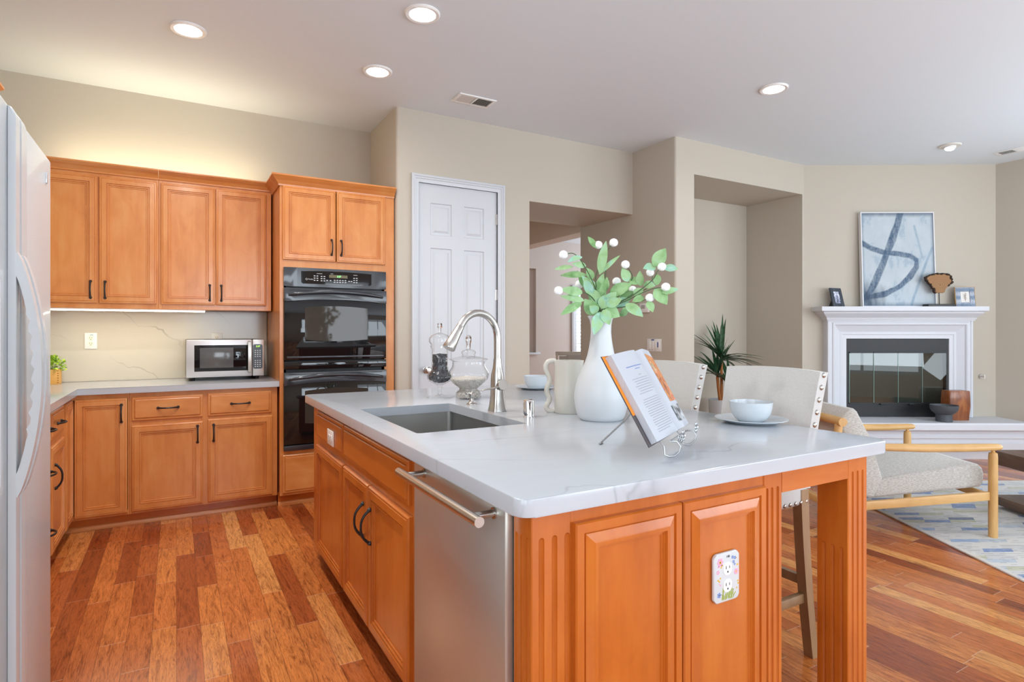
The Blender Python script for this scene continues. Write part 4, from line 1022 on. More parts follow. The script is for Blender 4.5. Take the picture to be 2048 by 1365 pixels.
S = spray('flower stem with small pompoms leaning right of the vase mouth', [[(425, 575), (475, 430, .02), (520, 360, .03)], [(432, 575), (545, 445, 0), (630, 330, -.02), (588, 245, -.03)], [(430, 575), (560, 460, .04), (628, 410, .06)]],
  [(475, 445, 625, 365, 80, 0, -.04), (535, 455, 605, 395, 85, .03, .04), (600, 355, 562, 262, 66, -.02, -.03), (615, 335, 668, 370, 60, -.01, -.03), (470, 480, 550, 430, 50, .02, 0)])
pompom(*S, 523, 352, .03); pompom(*S, 583, 237, -.03); pompom(*S, 632, 407, .06, .016)
S = spray('long flower stem arching far right with leaves at its tip', [[(438, 578), (640, 442, -.04), (765, 345, -.06), (800, 285, -.07), (832, 255, -.07)], [(438, 578), (610, 455, 0), (745, 390, .0), (770, 300, .0)]],
  [(688, 385, 680, 280, 50, -.03, -.05), (705, 372, 788, 382, 52, 0, -.03), (775, 250, 858, 126, 84, -.06, -.08), (790, 255, 706, 262, 62, -.05, -.08), (845, 258, 944, 266, 48, -.07, -.1), (795, 380, 805, 300, 50, 0, .02)])
pompom(*S, 832, 252, -.07); pompom(*S, 752, 292, 0, .0165)
S = spray('lower right flower stem with drooping pointed leaves', [[(440, 580), (620, 470, -.05), (760, 405, -.08), (850, 392, -.1)], [(438, 580), (600, 520, -.05), (740, 470, -.08)]],
  [(780, 405, 868, 508, 90, -.08, -.1), (830, 430, 946, 402, 42, -.09, -.11), (710, 460, 630, 488, 46, -.06, -.07), (735, 488, 772, 560, 50, -.08, -.1), (585, 505, 703, 592, 70, -.05, -.1), (560, 560, 600, 545, 46, 0, .03)])
pompom(*S, 858, 390, -.1); pompom(*S, 750, 464, -.08)
S = spray('short leafy stem drooping over the vase rim', [[(418, 582, -.02), (408, 540, -.04)], [(430, 582, 0), (450, 530, 0)]],
  [(412, 560, 368, 716, 74, -.05, -.08), (432, 545, 476, 648, 70, -.05, -.08), (440, 545, 545, 590, 86, -.04, -.06), (405, 555, 316, 450, 0, 0, 0) if False else (388, 575, 305, 475, 92, -.03, -.05), (418, 540, 466, 438, 78, -.03, -.04), (395, 510, 330, 415, 60, .02, .03), (425, 560, 480, 500, 50, .03, .05), (600, 545, 540, 590, 44, .0, .02), (405, 500, 340, 395, 62, -.02, -.04), (380, 470, 345, 330, 58, .02, .05), (425, 480, 400, 350, 66, .01, .0), (450, 500, 520, 425, 64, -.03, -.06), (455, 520, 560, 470, 60, -.05, -.08), (430, 430, 455, 320, 58, .03, .05), (500, 520, 620, 470, 66, .0, -.02), (360, 450, 300, 330, 56, -.03, -.05), (560, 470, 640, 420, 58, .02, .0), (395, 560, 340, 520, 60, -.04, -.08), (340, 400, 262, 318, 56, .02, .03), (640, 450, 705, 400, 56, -.03, -.05), (360, 340, 320, 260, 50, .0, -.02)])

# cookbook on a wire stand
BA = R(31.1)
t = thing('book_stand', 'silver wire easel with scroll feet under the cookbook', 'book stand', (1.29, 1.29, CT), BA)
TL = R(29.5)
b = B()
def bk(x, s_, n_=0.0): # point on the leaning plane: x across, s_ up the slope, n_ towards the reader
    return Vector((x, .012 + s_*math.sin(TL) - n_*math.cos(TL), .046 + s_*math.cos(TL) + n_*math.sin(TL)))
for x in (-.101, .102):
    sgn = -1 if x < 0 else 1
    pts = [(x-sgn*.0, .020, .046)] + [(x, .020-.026*math.sin(a)-.010, .046-.0205*(1-math.cos(a))) for a in [math.pi*k/10 for k in range(1, 11)]]
    pts = [bk(x, .14), bk(x, .05), bk(x, -.004, 0), bk(x, -.02, .004), (x, -.004, .006), (x, -.018, .0028), (x, -.034, .006), (x, -.046, .018), (x, -.050, .034), (x, -.040, .047), (x, -.022, .046)]
    b.tube(pts, .0024, 8)
    for k in range(3):
        a = [2*math.pi*i/10 for i in range(10)]
        b.tube([(x+sgn*(.010*math.cos(v)-.006+k*.012), -.052+.002*k, .052+.008*math.sin(v)+.004*k) for v in a], .0018, 6)
b.tube([(-.101, -.020, .0455), (.102, -.020, .0455)], .0024, 8); b.tube([bk(-.101, .14), bk(.102, .14)], .0024, 8)
b.obj('wire_frame', pewter, t)
b = B(); b.tube([bk(0, .14), (0, .14, .085), (-.012, .221, .004)], .0028, 8); b.tube([(-.026, .221, .003), (.004, .221, .003)], .003, 8); b.obj('back_leg', pewter, t)
for s_ in (-1, 1):
    b = B(); x = s_*.085
    for k in range(6):
        a = 2*math.pi*k/6; q = Vector((x+.012*math.cos(a), -.053, .062+.012*math.sin(a))); b.ball(q, .006, 1, (1, .5, 1))
    b.ball((x, -.054, .062), .006, 1); b.obj('leaf_ornament', pewter, t)
t = thing('cookbook', 'open cookbook with an orange endpaper leaning on the wire stand', 'book', (1.29, 1.29, CT), BA)
Hb = .268
def sheet(b, prof, z0, z1, dx=0):
    lo = [b.bm.verts.new(bk(x, z0, n_)) for x, n_ in prof]; hi = [b.bm.verts.new(bk(x, z1, n_)) for x, n_ in prof]
    for i in range(len(prof)-1): b.bm.faces.new((lo[i], lo[i+1], hi[i+1], hi[i]))
coverm = flatm('cover_dark', rgb('#4A4446'), .45); orangem = flatm('endpaper_orange', rgb('#F08A0C'), .5)
b = B(); b.prism([(-.212, 0), (.196, 0), (.196, .003), (-.212, .003)], 0, 1, 'z')
for v in b.bm.verts: v.co = bk(v.co.x, -.004 + v.co.z*(Hb+.010), v.co.y)
b.obj('cover', coverm, t)
b = B()
for (x0, x1) in ((-.2115, -.19), ):
    vs = [bk(x0, .09, .0034), bk(x0+.032, .09, .0034), bk(x0+.032, Hb+.004, .0034), bk(x0, Hb+.004, .0034)]; b.bm.faces.new([b.bm.verts.new(v) for v in vs])
    vs = [bk(x0, Hb-.008, .0036), bk(x0+.08, Hb-.008, .0036), bk(x0+.08, Hb+.005, .0036), bk(x0, Hb+.005, .0036)]; b.bm.faces.new([b.bm.verts.new(v) for v in vs])
b.obj('endpaper', orangem, t)
lt = [(-.190+.186*i/16, .022+.022*math.sin(math.pi/2*min(1, i/13))-.020*max(0, (i-13)/3)**2) for i in range(17)]
rt_ = [(-.003+.188*i/16, .028+.019*math.sin(math.pi/2*min(1, i/3))-.024*max(0, (i-3)/13)**1.2) for i in range(17)]
edge = N('page_edges'); ez = edge.xyz(edge.coord())
edge.set(Base_Color=edge.mix(edge.noise(edge.scale(edge.coord(), (300, 300, 2)), 3, 2), rgb('#8E9098'), rgb('#C9CBD1')), Roughness=.7); edge = edge.m
for nm, prof in (('left_pages', lt), ('right_pages', rt_)):
    b = B(); full = prof + [(prof[-1][0], .0036), (prof[0][0], .0036)]
    lo = [b.bm.verts.new(bk(x, 0, n_)) for x, n_ in full]; hi = [b.bm.verts.new(bk(x, Hb, n_)) for x, n_ in full]
    b.bm.faces.new(lo); b.bm.faces.new(hi)
    for i in range(len(full)):
        j = (i+1) % len(full); f = b.bm.faces.new((lo[i], lo[j], hi[j], hi[i])); f.material_index = 0 if i < 16 else 1
    for f in b.bm.faces:
        if len(f.verts) > 4: f.material_index = 1
    pg = b.obj('page_block', [page, edge], t, smooth=40)
    if nm == 'left_pages':
        def nat(prof, x):
            for (a, c), (d_, e) in zip(prof, prof[1:]):
                if a <= x <= d_: return c + (e-c)*(x-a)/max(1e-9, d_-a)
            return prof[-1][1]
        ink = flatm('ink_print', rgb('#8A8D98'), .6); inkb = flatm('ink_blue', rgb('#6A7FB4'), .6); q = random.Random(4)
        b = B(); bb = B()
        def line(bld, x0, x1, s_, h_):
            n = 6
            for k in range(n):
                a, c = x0+(x1-x0)*k/n, x0+(x1-x0)*(k+1)/n
                bld.bm.faces.new([bld.bm.verts.new(bk(xx, ss, nat(lt, xx)+.0005)) for xx, ss in ((a, s_), (c, s_), (c, s_+h_), (a, s_+h_))])
        line(bb, -.150, -.030, .218, .0028); line(bb, -.105, -.07, .209, .0022); line(b, -.102, -.082, .190, .0016)
        for i in range(7): line(b, -.152+.006*(i % 3), -.034-(.03 if i == 6 else .004*(i % 2)), .180-.0075*i, .0015)
        for i in range(15): line(b, -.158+.008*(i % 4 == 0), -.030-(.05 if i == 14 else .003*(i % 3)), .116-.0068*i, .0015)
        b.obj('text_lines', ink, pg, smooth=0, normals=False); bb.obj('heading_line', inkb, pg, smooth=0, normals=False)
    else:
        food = N('food_photo'); co = food.coord(); f1 = food.noise(co, 26, 4, .6, .8)
        food.set(Base_Color=food.ramp(f1, [(.30, rgb('#5B3A22')), (.42, rgb('#B05A28')), (.5, rgb('#E2A25A')), (.58, rgb('#C23B2A')), (.66, rgb('#F0D8B0')), (.72, rgb('#4C6B45'))]), Roughness=.4)
        b = B()
        for i in range(3, 16):
            (x0, n0), (x1, n1) = rt_[i], rt_[i+1]; k = (i-3)/13
            b.bm.faces.new([b.bm.verts.new(bk(x, s_, n_+.0006)) for x, s_, n_ in ((x0, .085, n0), (x1, .085, n1), (x1, .250-.01*k, n1), (x0, .250-.01*k, n0))])
        b.obj('food_picture', food.m, pg, smooth=0, normals=False)
        b = B()
        for i in range(2, 16):
            (x0, n0), (x1, n1) = rt_[i], rt_[i+1]
            b.bm.faces.new([b.bm.verts.new(bk(x, s_, n_+.0006)) for x, s_, n_ in ((x0, .02, n0), (x1, .02, n1), (x1, .072, n1), (x0, .072, n0))])
        gm = N('grey_photo'); gm.set(Base_Color=gm.ramp(gm.noise(gm.coord(), 40, 3), [(.4, rgb('#3E4046')), (.6, rgb('#C9CCD0'))]), Roughness=.4); b.obj('grey_picture', gm.m, pg, smooth=0, normals=False)

# plates and bowls
def setting(x, y, lab_p, lab_b):
    t = tag(B().lathe([(0.0000, .004), (0.0770, .004), (0.0858, .002), (0.0946, .003), (0.1232, .0145), (0.1342, .017), (0.1348, .0195), (0.1232, .0185), (0.0968, .008), (0.0825, .006), (0.0000, .006)], seg=56).obj('plate', bluewhite, None), lab_p, 'plate', 'white plates on the island'); t.location = (x, y, CT-.0015)
    o = tag(B().lathe([(0.0000, .0), (0.0456, .0), (0.0477, .002), (0.0594, .010), (0.0710, .028), (0.0779, .052), (0.0806, .074), (0.0811, .0765), (0.0790, .0765), (0.0753, .055), (0.0678, .03), (0.0530, .012), (0.0000, .009)], seg=56).obj('bowl', bluewhite, None), lab_b, 'bowl', 'white bowls on the island'); o.location = (x, y, CT+.0052)
setting(1.962, 1.538, 'white plate under the bowl nearest the front island corner', 'white bowl on the nearer plate in front of the bar stool')
setting(1.951, 3.105, 'white plate at the far end of the island by the faucet', 'white bowl on the far plate between faucet and pitcher')
# ================================================================ bar stools
def stool(label, x, y):
    t = thing('bar_stool', label, 'bar stool', (x, y, 0), R(-90), 'upholstered counter stools')
    b = B(); b.prism([(-.215, -.21), (.215, -.21), (.215, .20), (-.215, .20)], .595, .69, 'z', .022, 4); b.obj('seat', linen, t, smooth=50)
    # backrest: gently curved slab leaning back
    b = B(); n = 10; m = 8; grid = []
    for side in (0, 1):
        G = []
        for j in range(m+1):
            s_ = j/m; z = .66 + (.452)*s_; row = []
            for i in range(n+1):
                u = -1+2*i/n; hw = .205 + .020*s_
                x_ = hw*u; y_ = .185 + .085*s_**1.4 + .018*(1-u*u)*s_ + (.052 if side else 0)
                row.append(b.bm.verts.new((x_, y_, z + .010*(1-u*u)*(s_ if s_ > .9 else 0) - (.004 if side else 0))))
            G.append(row)
        grid.append(G)
    for G in grid:
        for j in range(m):
            for i in range(n): b.bm.faces.new((G[j][i], G[j][i+1], G[j+1][i+1], G[j+1][i]))
    A, D = grid
    for j in range(m):
        for i in (0, n): b.bm.faces.new((A[j][i], A[j+1][i], D[j+1][i], D[j][i]))
    for i in range(n):
        for j in (0, m): b.bm.faces.new((A[j][i], A[j][i+1], D[j][i+1], D[j][i]))
    ed = [e for e in b.bm.edges if len(e.link_faces) == 2 and e.calc_face_angle(0) > .8]
    bmesh.ops.recalc_face_normals(b.bm, faces=b.bm.faces)
    bmesh.ops.bevel(b.bm, geom=ed, offset=.009, segments=3, affect='EDGES', profile=.5)
    bk_ = b.obj('backrest', linen, t, smooth=50)
    for sd in (-1, 1):
        for k in range(9):
            s_ = .97 - k*.107; z = .66+.452*s_ ; hw = .205+.020*s_
            q = B(); q.ball((sd*(hw+.0005), .185+.085*s_**1.4+.026, z), .0115, 2, (.55, 1, 1)); q.obj('nailhead', nailm, bk_, smooth=180)
    for sd in (-1, 1):
        for k in range(13):
            q = B(); q.ball((sd*.2155, -.195+k*.0325, .612), .0095, 1, (.5, 1, 1)); q.obj('nailhead', nailm, t, smooth=180)
    # legs: straight in front, sabre-curved at the back
    for sd in (-1, 1):
        b = B(); b.bar((sd*.188, -.185, 0), (sd*.188, -.185, .60), .042, .042, .002, up=(1, 0, 0)); b.obj('leg', greywood, t)
        b = B(); rows = []
        for i in range(13):
            s_ = i/12; z = .66*s_; y_ = .185 + .050*(1-s_)**1.8; w_ = .036+.010*s_
            x_ = sd*(.198+.012*(1-s_))
            rows.append([b.bm.verts.new((x_+a*.019, y_+c*w_/2, z)) for a, c in ((-1, -1), (1, -1), (1, 1), (-1, 1))])
        for A, D in zip(rows, rows[1:]):
            for i in range(4): b.bm.faces.new((A[i], A[(i+1) % 4], D[(i+1) % 4], D[i]))
        b.bm.faces.new(rows[0]); b.bm.faces.new(rows[-1]); b.obj('leg', greywood, t, smooth=30)
    for a, c, z in (((-.20, -.185), (-.20, .19), .235), ((.20, -.185), (.20, .19), .235), ((-.19, .20), (.19, .20), .30), ((-.19, -.185), (.19, -.185), .19)):
        b = B(); b.bar((*a, z), (*c, z), .022, .036, .002); b.obj('stretcher', greywood, t)
    return t
stool('cream upholstered bar stool with nailheads behind the nearer bowl', 1.925, 1.625)
stool('cream upholstered bar stool with nailheads behind the cookbook', 1.925, 2.235)

# ================================================================ fireplace, built along the angled wall (x along wall, -y into the room)
t = thing('fireplace', 'white fireplace with moulded surround and black glass-doored firebox', 'fireplace', (5.816, 3.895, 0), FA)
cx = .955
MP = [(0, 0), (0, .085), (.006, .095), (.028, .098), (.032, .092), (.050, .092), (.056, .100), (.072, .104), (.080, .098), (.086, .086), (.150, .052), (.158, .056), (.176, .058), (.184, .052), (.222, .050), (.228, .02)]
b = B(); b.panel(.202, 1.722, .372, 1.42, 0, MP, back=False, bottom=False); b.obj('surround', stone_m, t, smooth=25)
b = B(); rows = []
for o_, z in ((.10, 1.385), (.108, 1.385), (.112, 1.40), (.120, 1.402), (.124, 1.415), (.140, 1.432), (.165, 1.448), (.180, 1.462), (.184, 1.476), (.200, 1.480), (.206, 1.487), (.222, 1.487), (.222, 1.531), (0, 1.531)):
    q = o_ - .10
    rows.append([b.bm.verts.new(p) for p in ((.202-q, 0, z), (.202-q, -o_, z), (1.722+q-.06*(q/.122), -o_, z), (1.722+q-.06*(q/.122), 0, z))])
for A, D in zip(rows, rows[1:]):
    for i in range(3): b.bm.faces.new((A[i], A[i+1], D[i+1], D[i]))
b.obj('mantel_shelf', stone_m, t, smooth=25)
b = B(); OX0, OX1, OZ0, OZ1 = .43, 1.494, .372, 1.192
b.box(OX0, OX1, -.046, -.004, 1.058, OZ1); b.box(OX0, OX1, -.046, -.004, OZ0, .508); b.box(OX0, OX0+.020, -.046, -.004, .508, 1.058); b.box(OX1-.022, OX1, -.046, -.004, .508, 1.058)
b.obj('metal_face', fireblack, t)
b = B(); b.quad((.46, -.03, .5), (.46, .28, .5), (.46, .28, 1.07), (.46, -.03, 1.07)); b.quad((1.47, -.03, .5), (1.47, .28, .5), (1.47, .28, 1.07), (1.47, -.03, 1.07)); b.quad((.46, .28, .5), (1.47, .28, .5), (1.47, .28, 1.07), (.46, .28, 1.07)); b.quad((.46, -.03, .505), (1.47, -.03, .505), (1.47, .28, .505), (.46, .28, .505)); b.quad((.46, -.03, 1.06), (1.47, -.03, 1.06), (1.47, .28, 1.06), (.46, .28, 1.06))
b.obj('firebox', fireback, t, smooth=0)
wd = (OX1-OX0-.046)/4
for k in range(4):
    x0 = OX0+.022+k*wd; y_ = -.050-.004*(k in (1, 2))
    g_ = B().box(x0+.002, x0+wd-.002, y_-.003, y_+.003, .515, 1.052).obj('glass_door', fireglass, t, smooth=0)
    b = B(); b.box(x0+.001, x0+wd-.001, y_-.006, y_+.006, 1.044, 1.058); b.box(x0+.001, x0+wd-.001, y_-.006, y_+.006, .508, .520); b.obj('door_rail', fireblack, g_)
    b = B(); b.box(x0, x0+.0035, y_-.004, y_+.004, .52, 1.044); b.obj('glass_edge', flatm('glass_edge', rgb('#86A79C'), .15), g_)
for x in (.80, 1.10): B().box(x-.03, x+.03, -.075, -.05, .499, .512, .003).obj('door_pull', fireblack, t)
t = thing('hearth', 'long raised white hearth with stepped edge under the fireplace', 'hearth', (5.816, 3.895, 0), FA)
b = B(); hp_ = [(.40, 0), (.40, .10), (.445, .10), (.445, .165), (.425, .175), (.425, .205), (.44, .212), (.44, .235), (.425, .25), (.432, .285), (.465, .29), (.478, .300), (.478, .352), (.468, .3685), (0, .3685), (0, 0)]
b.prism([(-o_, z) for o_, z in hp_], .02, fl+.0, 'x'); b.obj('slab', stone_m, t, smooth=20)
# knob of the gas valve
t = thing('gas_key', 'small dark gas valve key on the wall right of the fireplace', 'gas key', (5.816, 3.895, 0), FA)
b = B(); b.tube([(1.866, -.001, .797), (1.866, -.010, .797)], .022, 20); b.tube([(1.866, -.008, .797), (1.866, -.055, .797)], .006, 10); b.tube([(1.866, -.055, .775), (1.866, -.055, .819)], .005, 8); b.obj('valve', nickel, t)

def local_thing(name, label, cat, u, off, z, rz=0.0, group=None):
    p = Vector((5.816, 3.895, 0)) + u*Vector((math.cos(FA), math.sin(FA), 0)) + off*Vector((math.sin(FA), -math.cos(FA), 0))
    return thing(name, label, cat, (p.x, p.y, z), FA + rz, group)
MZ = 1.5312
# abstract painting leaning on the wall
t = local_thing('painting', 'large abstract blue and grey canvas leaning on the mantel', 'painting', .955, .075, MZ)
PW, PH = .385, 1.005; lean = R(2.6)
LM = Matrix.Rotation(-lean, 4, 'X')
b = B()
for x0, x1, z0, z1 in ((-PW, -PW+.010, 0, PH), (PW-.010, PW, 0, PH), (-PW+.010, PW-.010, 0, .010), (-PW+.010, PW-.010, PH-.010, PH)): b.box(x0, x1, -.022, .022, z0, z1)
b.xf(LM); b.obj('frame', flatm('pale_frame', rgb('#E2E3E6'), .4), t)
def brush():
    """painted pattern of the canvas, one colour per point"""
    import math as m
    lines = [([(.56, 1.02), (.50, .86), (.40, .66), (.28, .44), (.16, .24), (.06, .10)], .052), ([(-.05, .70), (.12, .625), (.30, .575), (.50, .56), (.68, .535), (.76, .49), (.755, .42), (.66, .31), (.52, .21), (.32, .13), (.10, .10), (-.02, .08)], .042), ([(.98, .62), (.90, .48), (.80, .28), (.70, .08), (.66, -.02)], .022), ([(.74, .86), (.80, .66), (.84, .52)], .018)]
    def dist(p, a, c):
        ab = c-a; k = max(0, min(1, (p-a).dot(ab)/ab.length_squared)); return (p-(a+ab*k)).length
    col = lambda h: Vector(rgb(h))
    pale, blue_, deep, dark, white_ = col('#A9B8C3'), col('#91A7B8'), col('#425C77'), col('#324358'), col('#C2CBD0')
    def f(u, v):
        p = Vector((u, v*1.3)); n1 = noise.fractal((u*4.1, v*5.2, 1.3), 1, 2, 4); n2 = noise.fractal((u*16, v*7, 4.2), 1, 2, 3); n3 = noise.noise((u*60+v*9, v*22-u*16, 2)) + .6*noise.noise((u*14, v*95, 7))
        k = max(0, min(1, .62+.34*n1+.20*n2+.12*n3)); c_ = pale.lerp(white_, k) if k > .45 else blue_.lerp(pale, k/.45)
        e = min(u, 1-u, v, 1-v)
        for pts, w_ in lines:
            d_ = min(dist(p, Vector((a[0], a[1]*1.3)), Vector((q[0], q[1]*1.3))) for a, q in zip(pts, pts[1:]))
            s_ = max(0, min(1, (w_*(1+.25*n1) - d_)/.010 + .3*n2))
            c_ = c_.lerp(deep if w_ > .03 else blue_, s_*max(.35, min(1, .80+.30*n3+.25*n2)))
        s_ = max(0, min(1, 1.15 - m.hypot(u-.02, (v-.07)*1.6)*3.2 + .35*n2)); c_ = c_.lerp(dark, s_*.9)
        s_ = max(0, (.045-e)/.045); c_ = c_.lerp(deep, s_*.55); s_ = max(0, min(1, (v-.955)*18+.3*n2)); c_ = c_.lerp(dark, s_*.6)
        return c_
    return f
b = B(); nu, nv = 96, 128; f = brush(); cl = b.bm.loops.layers.float_color.new('paint'); g = []
for j in range(nv+1): g.append([b.bm.verts.new((-PW+.010+(2*PW-.020)*i/nu, -.012, .010+(PH-.020)*j/nv)) for i in range(nu+1)])
cols = [[f(i/nu, j/nv) for i in range(nu+1)] for j in range(nv+1)]
for j in range(nv):
    for i in range(nu):
        fc = b.bm.faces.new((g[j][i], g[j][i+1], g[j+1][i+1], g[j+1][i]))
        for lp, (a, c_) in zip(fc.loops, ((j, i), (j, i+1), (j+1, i+1), (j+1, i))): lp[cl] = (*cols[a][c_], 1)
b.box(-PW+.008, PW-.008, -.008, .015, .008, PH-.008); b.xf(LM)
cm_ = N('canvas_paint'); at_ = cm_.n('ShaderNodeVertexColor'); at_.layer_name = 'paint'
cm_.set(Base_Color=at_.outputs[0], Roughness=.7); cm_.bump(cm_.noise(cm_.coord(), 160, 2), .15, .002)
b.obj('canvas', cm_.m, t, smooth=0, normals=False)

# photo frames
def photo_frame(t, w_, h_, border, fm, pm, lean_, strut=True, depth=.016):
    LM = Matrix.Rotation(-lean_, 4, 'X'); b = B()
    for x0, x1, z0, z1 in ((-w_, -w_+border, 0, h_), (w_-border, w_, 0, h_), (-w_+border, w_-border, 0, border), (-w_+border, w_-border, h_-border, h_)): b.box(x0, x1, -depth/2, depth/2, z0, z1, .0015)
    b.xf(LM); fr = b.obj('frame', fm, t)
    b = B(); b.box(-w_+border-.002, w_-border+.002, -.002, .004, border-.002, h_-border+.002); b.xf(LM); b.obj('picture', pm, t, smooth=0)
    if strut:
        b = B(); b.prism([(.02, .0), (.07, .0), (.085, .004), (.035, h_*.62), (.015, h_*.62)], -.02, .02, 'x'); b.xf(Matrix.Translation((0, .018, 0))); b.obj('easel_back', blackmetal, t)
t = local_thing('photo_frame', 'small charcoal picture frame on the left end of the mantel', 'picture frame', .318, .10, MZ, R(24))
pm = N('snapshot'); pm.set(Base_Color=pm.ramp(pm.noise(pm.coord(), 26, 3, .6), [(.40, rgb('#55596E')), (.5, rgb('#A9AFC6')), (.62, rgb('#E3E6F0'))]), Roughness=.3)
photo_frame(t, .082, .205, .038, flatm('charcoal_frame', rgb('#3A414C'), .4), pm.m, R(14))
t = local_thing('photo_frame', 'small frame with a blue and white patterned border at the mantel right', 'picture frame', 1.628, .11, MZ, R(-12))
pf = N('patterned_frame'); co = pf.xyz(pf.coord())
vv = pf.n('ShaderNodeTexVoronoi'); pf.put(vv.inputs['Vector'], pf.coord()); vv.inputs['Scale'].default_value = 78; vv.inputs['Randomness'].default_value = .1
pf.set(Base_Color=pf.ramp(vv.outputs['Distance'], [(.30, rgb('#E8E8EA')), (.42, rgb('#7688A0'))]), Roughness=.4)
photo_frame(t, .088, .208, .046, pf.m, flatm('botanical_print', rgb('#E9E4DE'), .5), R(9))
b = B()
for k in range(7):
    s_ = -1 if k % 2 else 1; b.tube([(0, -.0035, .075+.008*k), (s_*.014, -.0035, .088+.009*k)], .0018, 5)
b.tube([(0, -.0035, .062), (.004, -.0035, .15)], .0015, 5); b.xf(Matrix.Rotation(-R(9), 4, 'X') ); b.obj('sprig', flatm('sprig_brown', rgb('#A89684'), .6), t)
b = B()
for x0, x1, z0, z1 in ((-.091, -.088, 0, .211), (.088, .091, 0, .211), (-.091, .091, .208, .211), (-.091, .091, -.0, .003)): b.box(x0, x1, -.009, .009, z0, z1)
b.xf(Matrix.Rotation(-R(9), 4, 'X')); b.obj('wood_edge', oak, t)
# wood slice sculpture
t = local_thing('wood_sculpture', 'slice of brown burl wood on a black stand before the painting', 'sculpture', 1.325, .152, MZ)
B().box(-.142, .142, -.045, .045, 0, .026, .002).obj('base', blackmetal, t)
b = B(); b.tube([(.0, 0, .024), (-.004, 0, .15)], .0045, 8); b.obj('rod', blackmetal, t)
sl = N('burl_wood'); co = sl.coord(); ds_ = sl.n('ShaderNodeVectorMath', operation='LENGTH'); sl.put(ds_.inputs[0], sl.scale(sl.add(co, (0, 0, -.225)), (1, 1, 1.1)))
rg = sl.m_('SINE', sl.m_('ADD', sl.m_('MULTIPLY', ds_.outputs['Value'], 420.0), sl.m_('MULTIPLY', sl.noise(co, 14, 3), 14.0)))
sl.set(Base_Color=sl.mix(sl.m_('MULTIPLY', sl.m_('ADD', rg, 1.0), .28), rgb('#A07444'), rgb('#6F4A26')), Roughness=.6); sl = sl.m
ol = [(-.032, .142), (.03, .142), (.048, .150), (.052, .185), (.075, .205), (.092, .225), (.108, .240), (.128, .252), (.112, .262), (.118, .280), (.104, .290), (.108, .312), (.090, .328), (.060, .334), (.030, .340), (.008, .332), (-.02, .338), (-.045, .334), (-.075, .330), (-.110, .318), (-.135, .300), (-.138, .275), (-.120, .262), (-.105, .240), (-.085, .225), (-.075, .195), (-.058, .180), (-.055, .150)]
b = B(); b.prism(ol, -.014, .014, 'y', .004); b.obj('slice', sl, t, smooth=0)
bark = flatm('bark_dark', rgb('#3D3029'), .9); b = B(); q = random.Random(8)
for i in range(len(ol)):
    a, c = Vector(ol[i]), Vector(ol[(i+1) % len(ol)])
    if a.y < .2 and a.x > -.05: continue
    for k in range(3):
        p = a.lerp(c, (k+q.random()*.5)/3); b.ball((p.x*1.03, q.uniform(-.012, .010), p.y+.002), q.uniform(.009, .016), 1, (1, 1.2, .9))
b.obj('bark', bark, t)
# bowl and wooden block on the hearth
HZ = .3687
hb_ = at(1888, 845, 5.90)
t = thing('pedestal_bowl', 'matte black pedestal bowl on the hearth', 'bowl', (hb_.x, hb_.y, HZ))
B().lathe([(0, 0), (.070, 0), (.072, .003), (.070, .072), (.082, .082), (.105, .100), (.120, .130), (.1225, .165), (.118, .165), (.112, .13), (.09, .10), (0, .088)], seg=44).obj('bowl_body', flatm('charcoal_clay', rgb('#4B4F55'), .55), t)
hb_ = at(1912, 838, 6.02)
t = thing('wood_vase', 'orange-brown rough wooden block vase behind the black bowl', 'vase', (hb_.x, hb_.y, HZ), FA)
rw = wood('teak_root', rgb('#2E160B'), rgb('#8A4A22'), rgb('#D48A46'), rough=.35, grain=1.0)
b = B(); rows = []
for z, w_, d_ in ((0, .096, .06), (.05, .099, .064), (.14, .105, .068), (.22, .104, .067), (.292, .100, .064), (.30, .097, .061)):
    rows.append([b.bm.verts.new((x+.004*noise.noise((x*30, y_*30, z*9)), y_, z)) for x, y_ in rounded([(-w_-.01, -d_, 1), (w_, -d_, 1), (w_, d_, 1), (-w_-.01, d_, 1)], .018, 3)])
for A, D in zip(rows, rows[1:]):
    for i in range(len(A)): b.bm.faces.new((A[i], A[(i+1) % len(A)], D[(i+1) % len(A)], D[i]))
b.bm.faces.new(rows[0]); b.bm.faces.new(rows[-1]); b.obj('vase_body', rw, t, smooth=40)

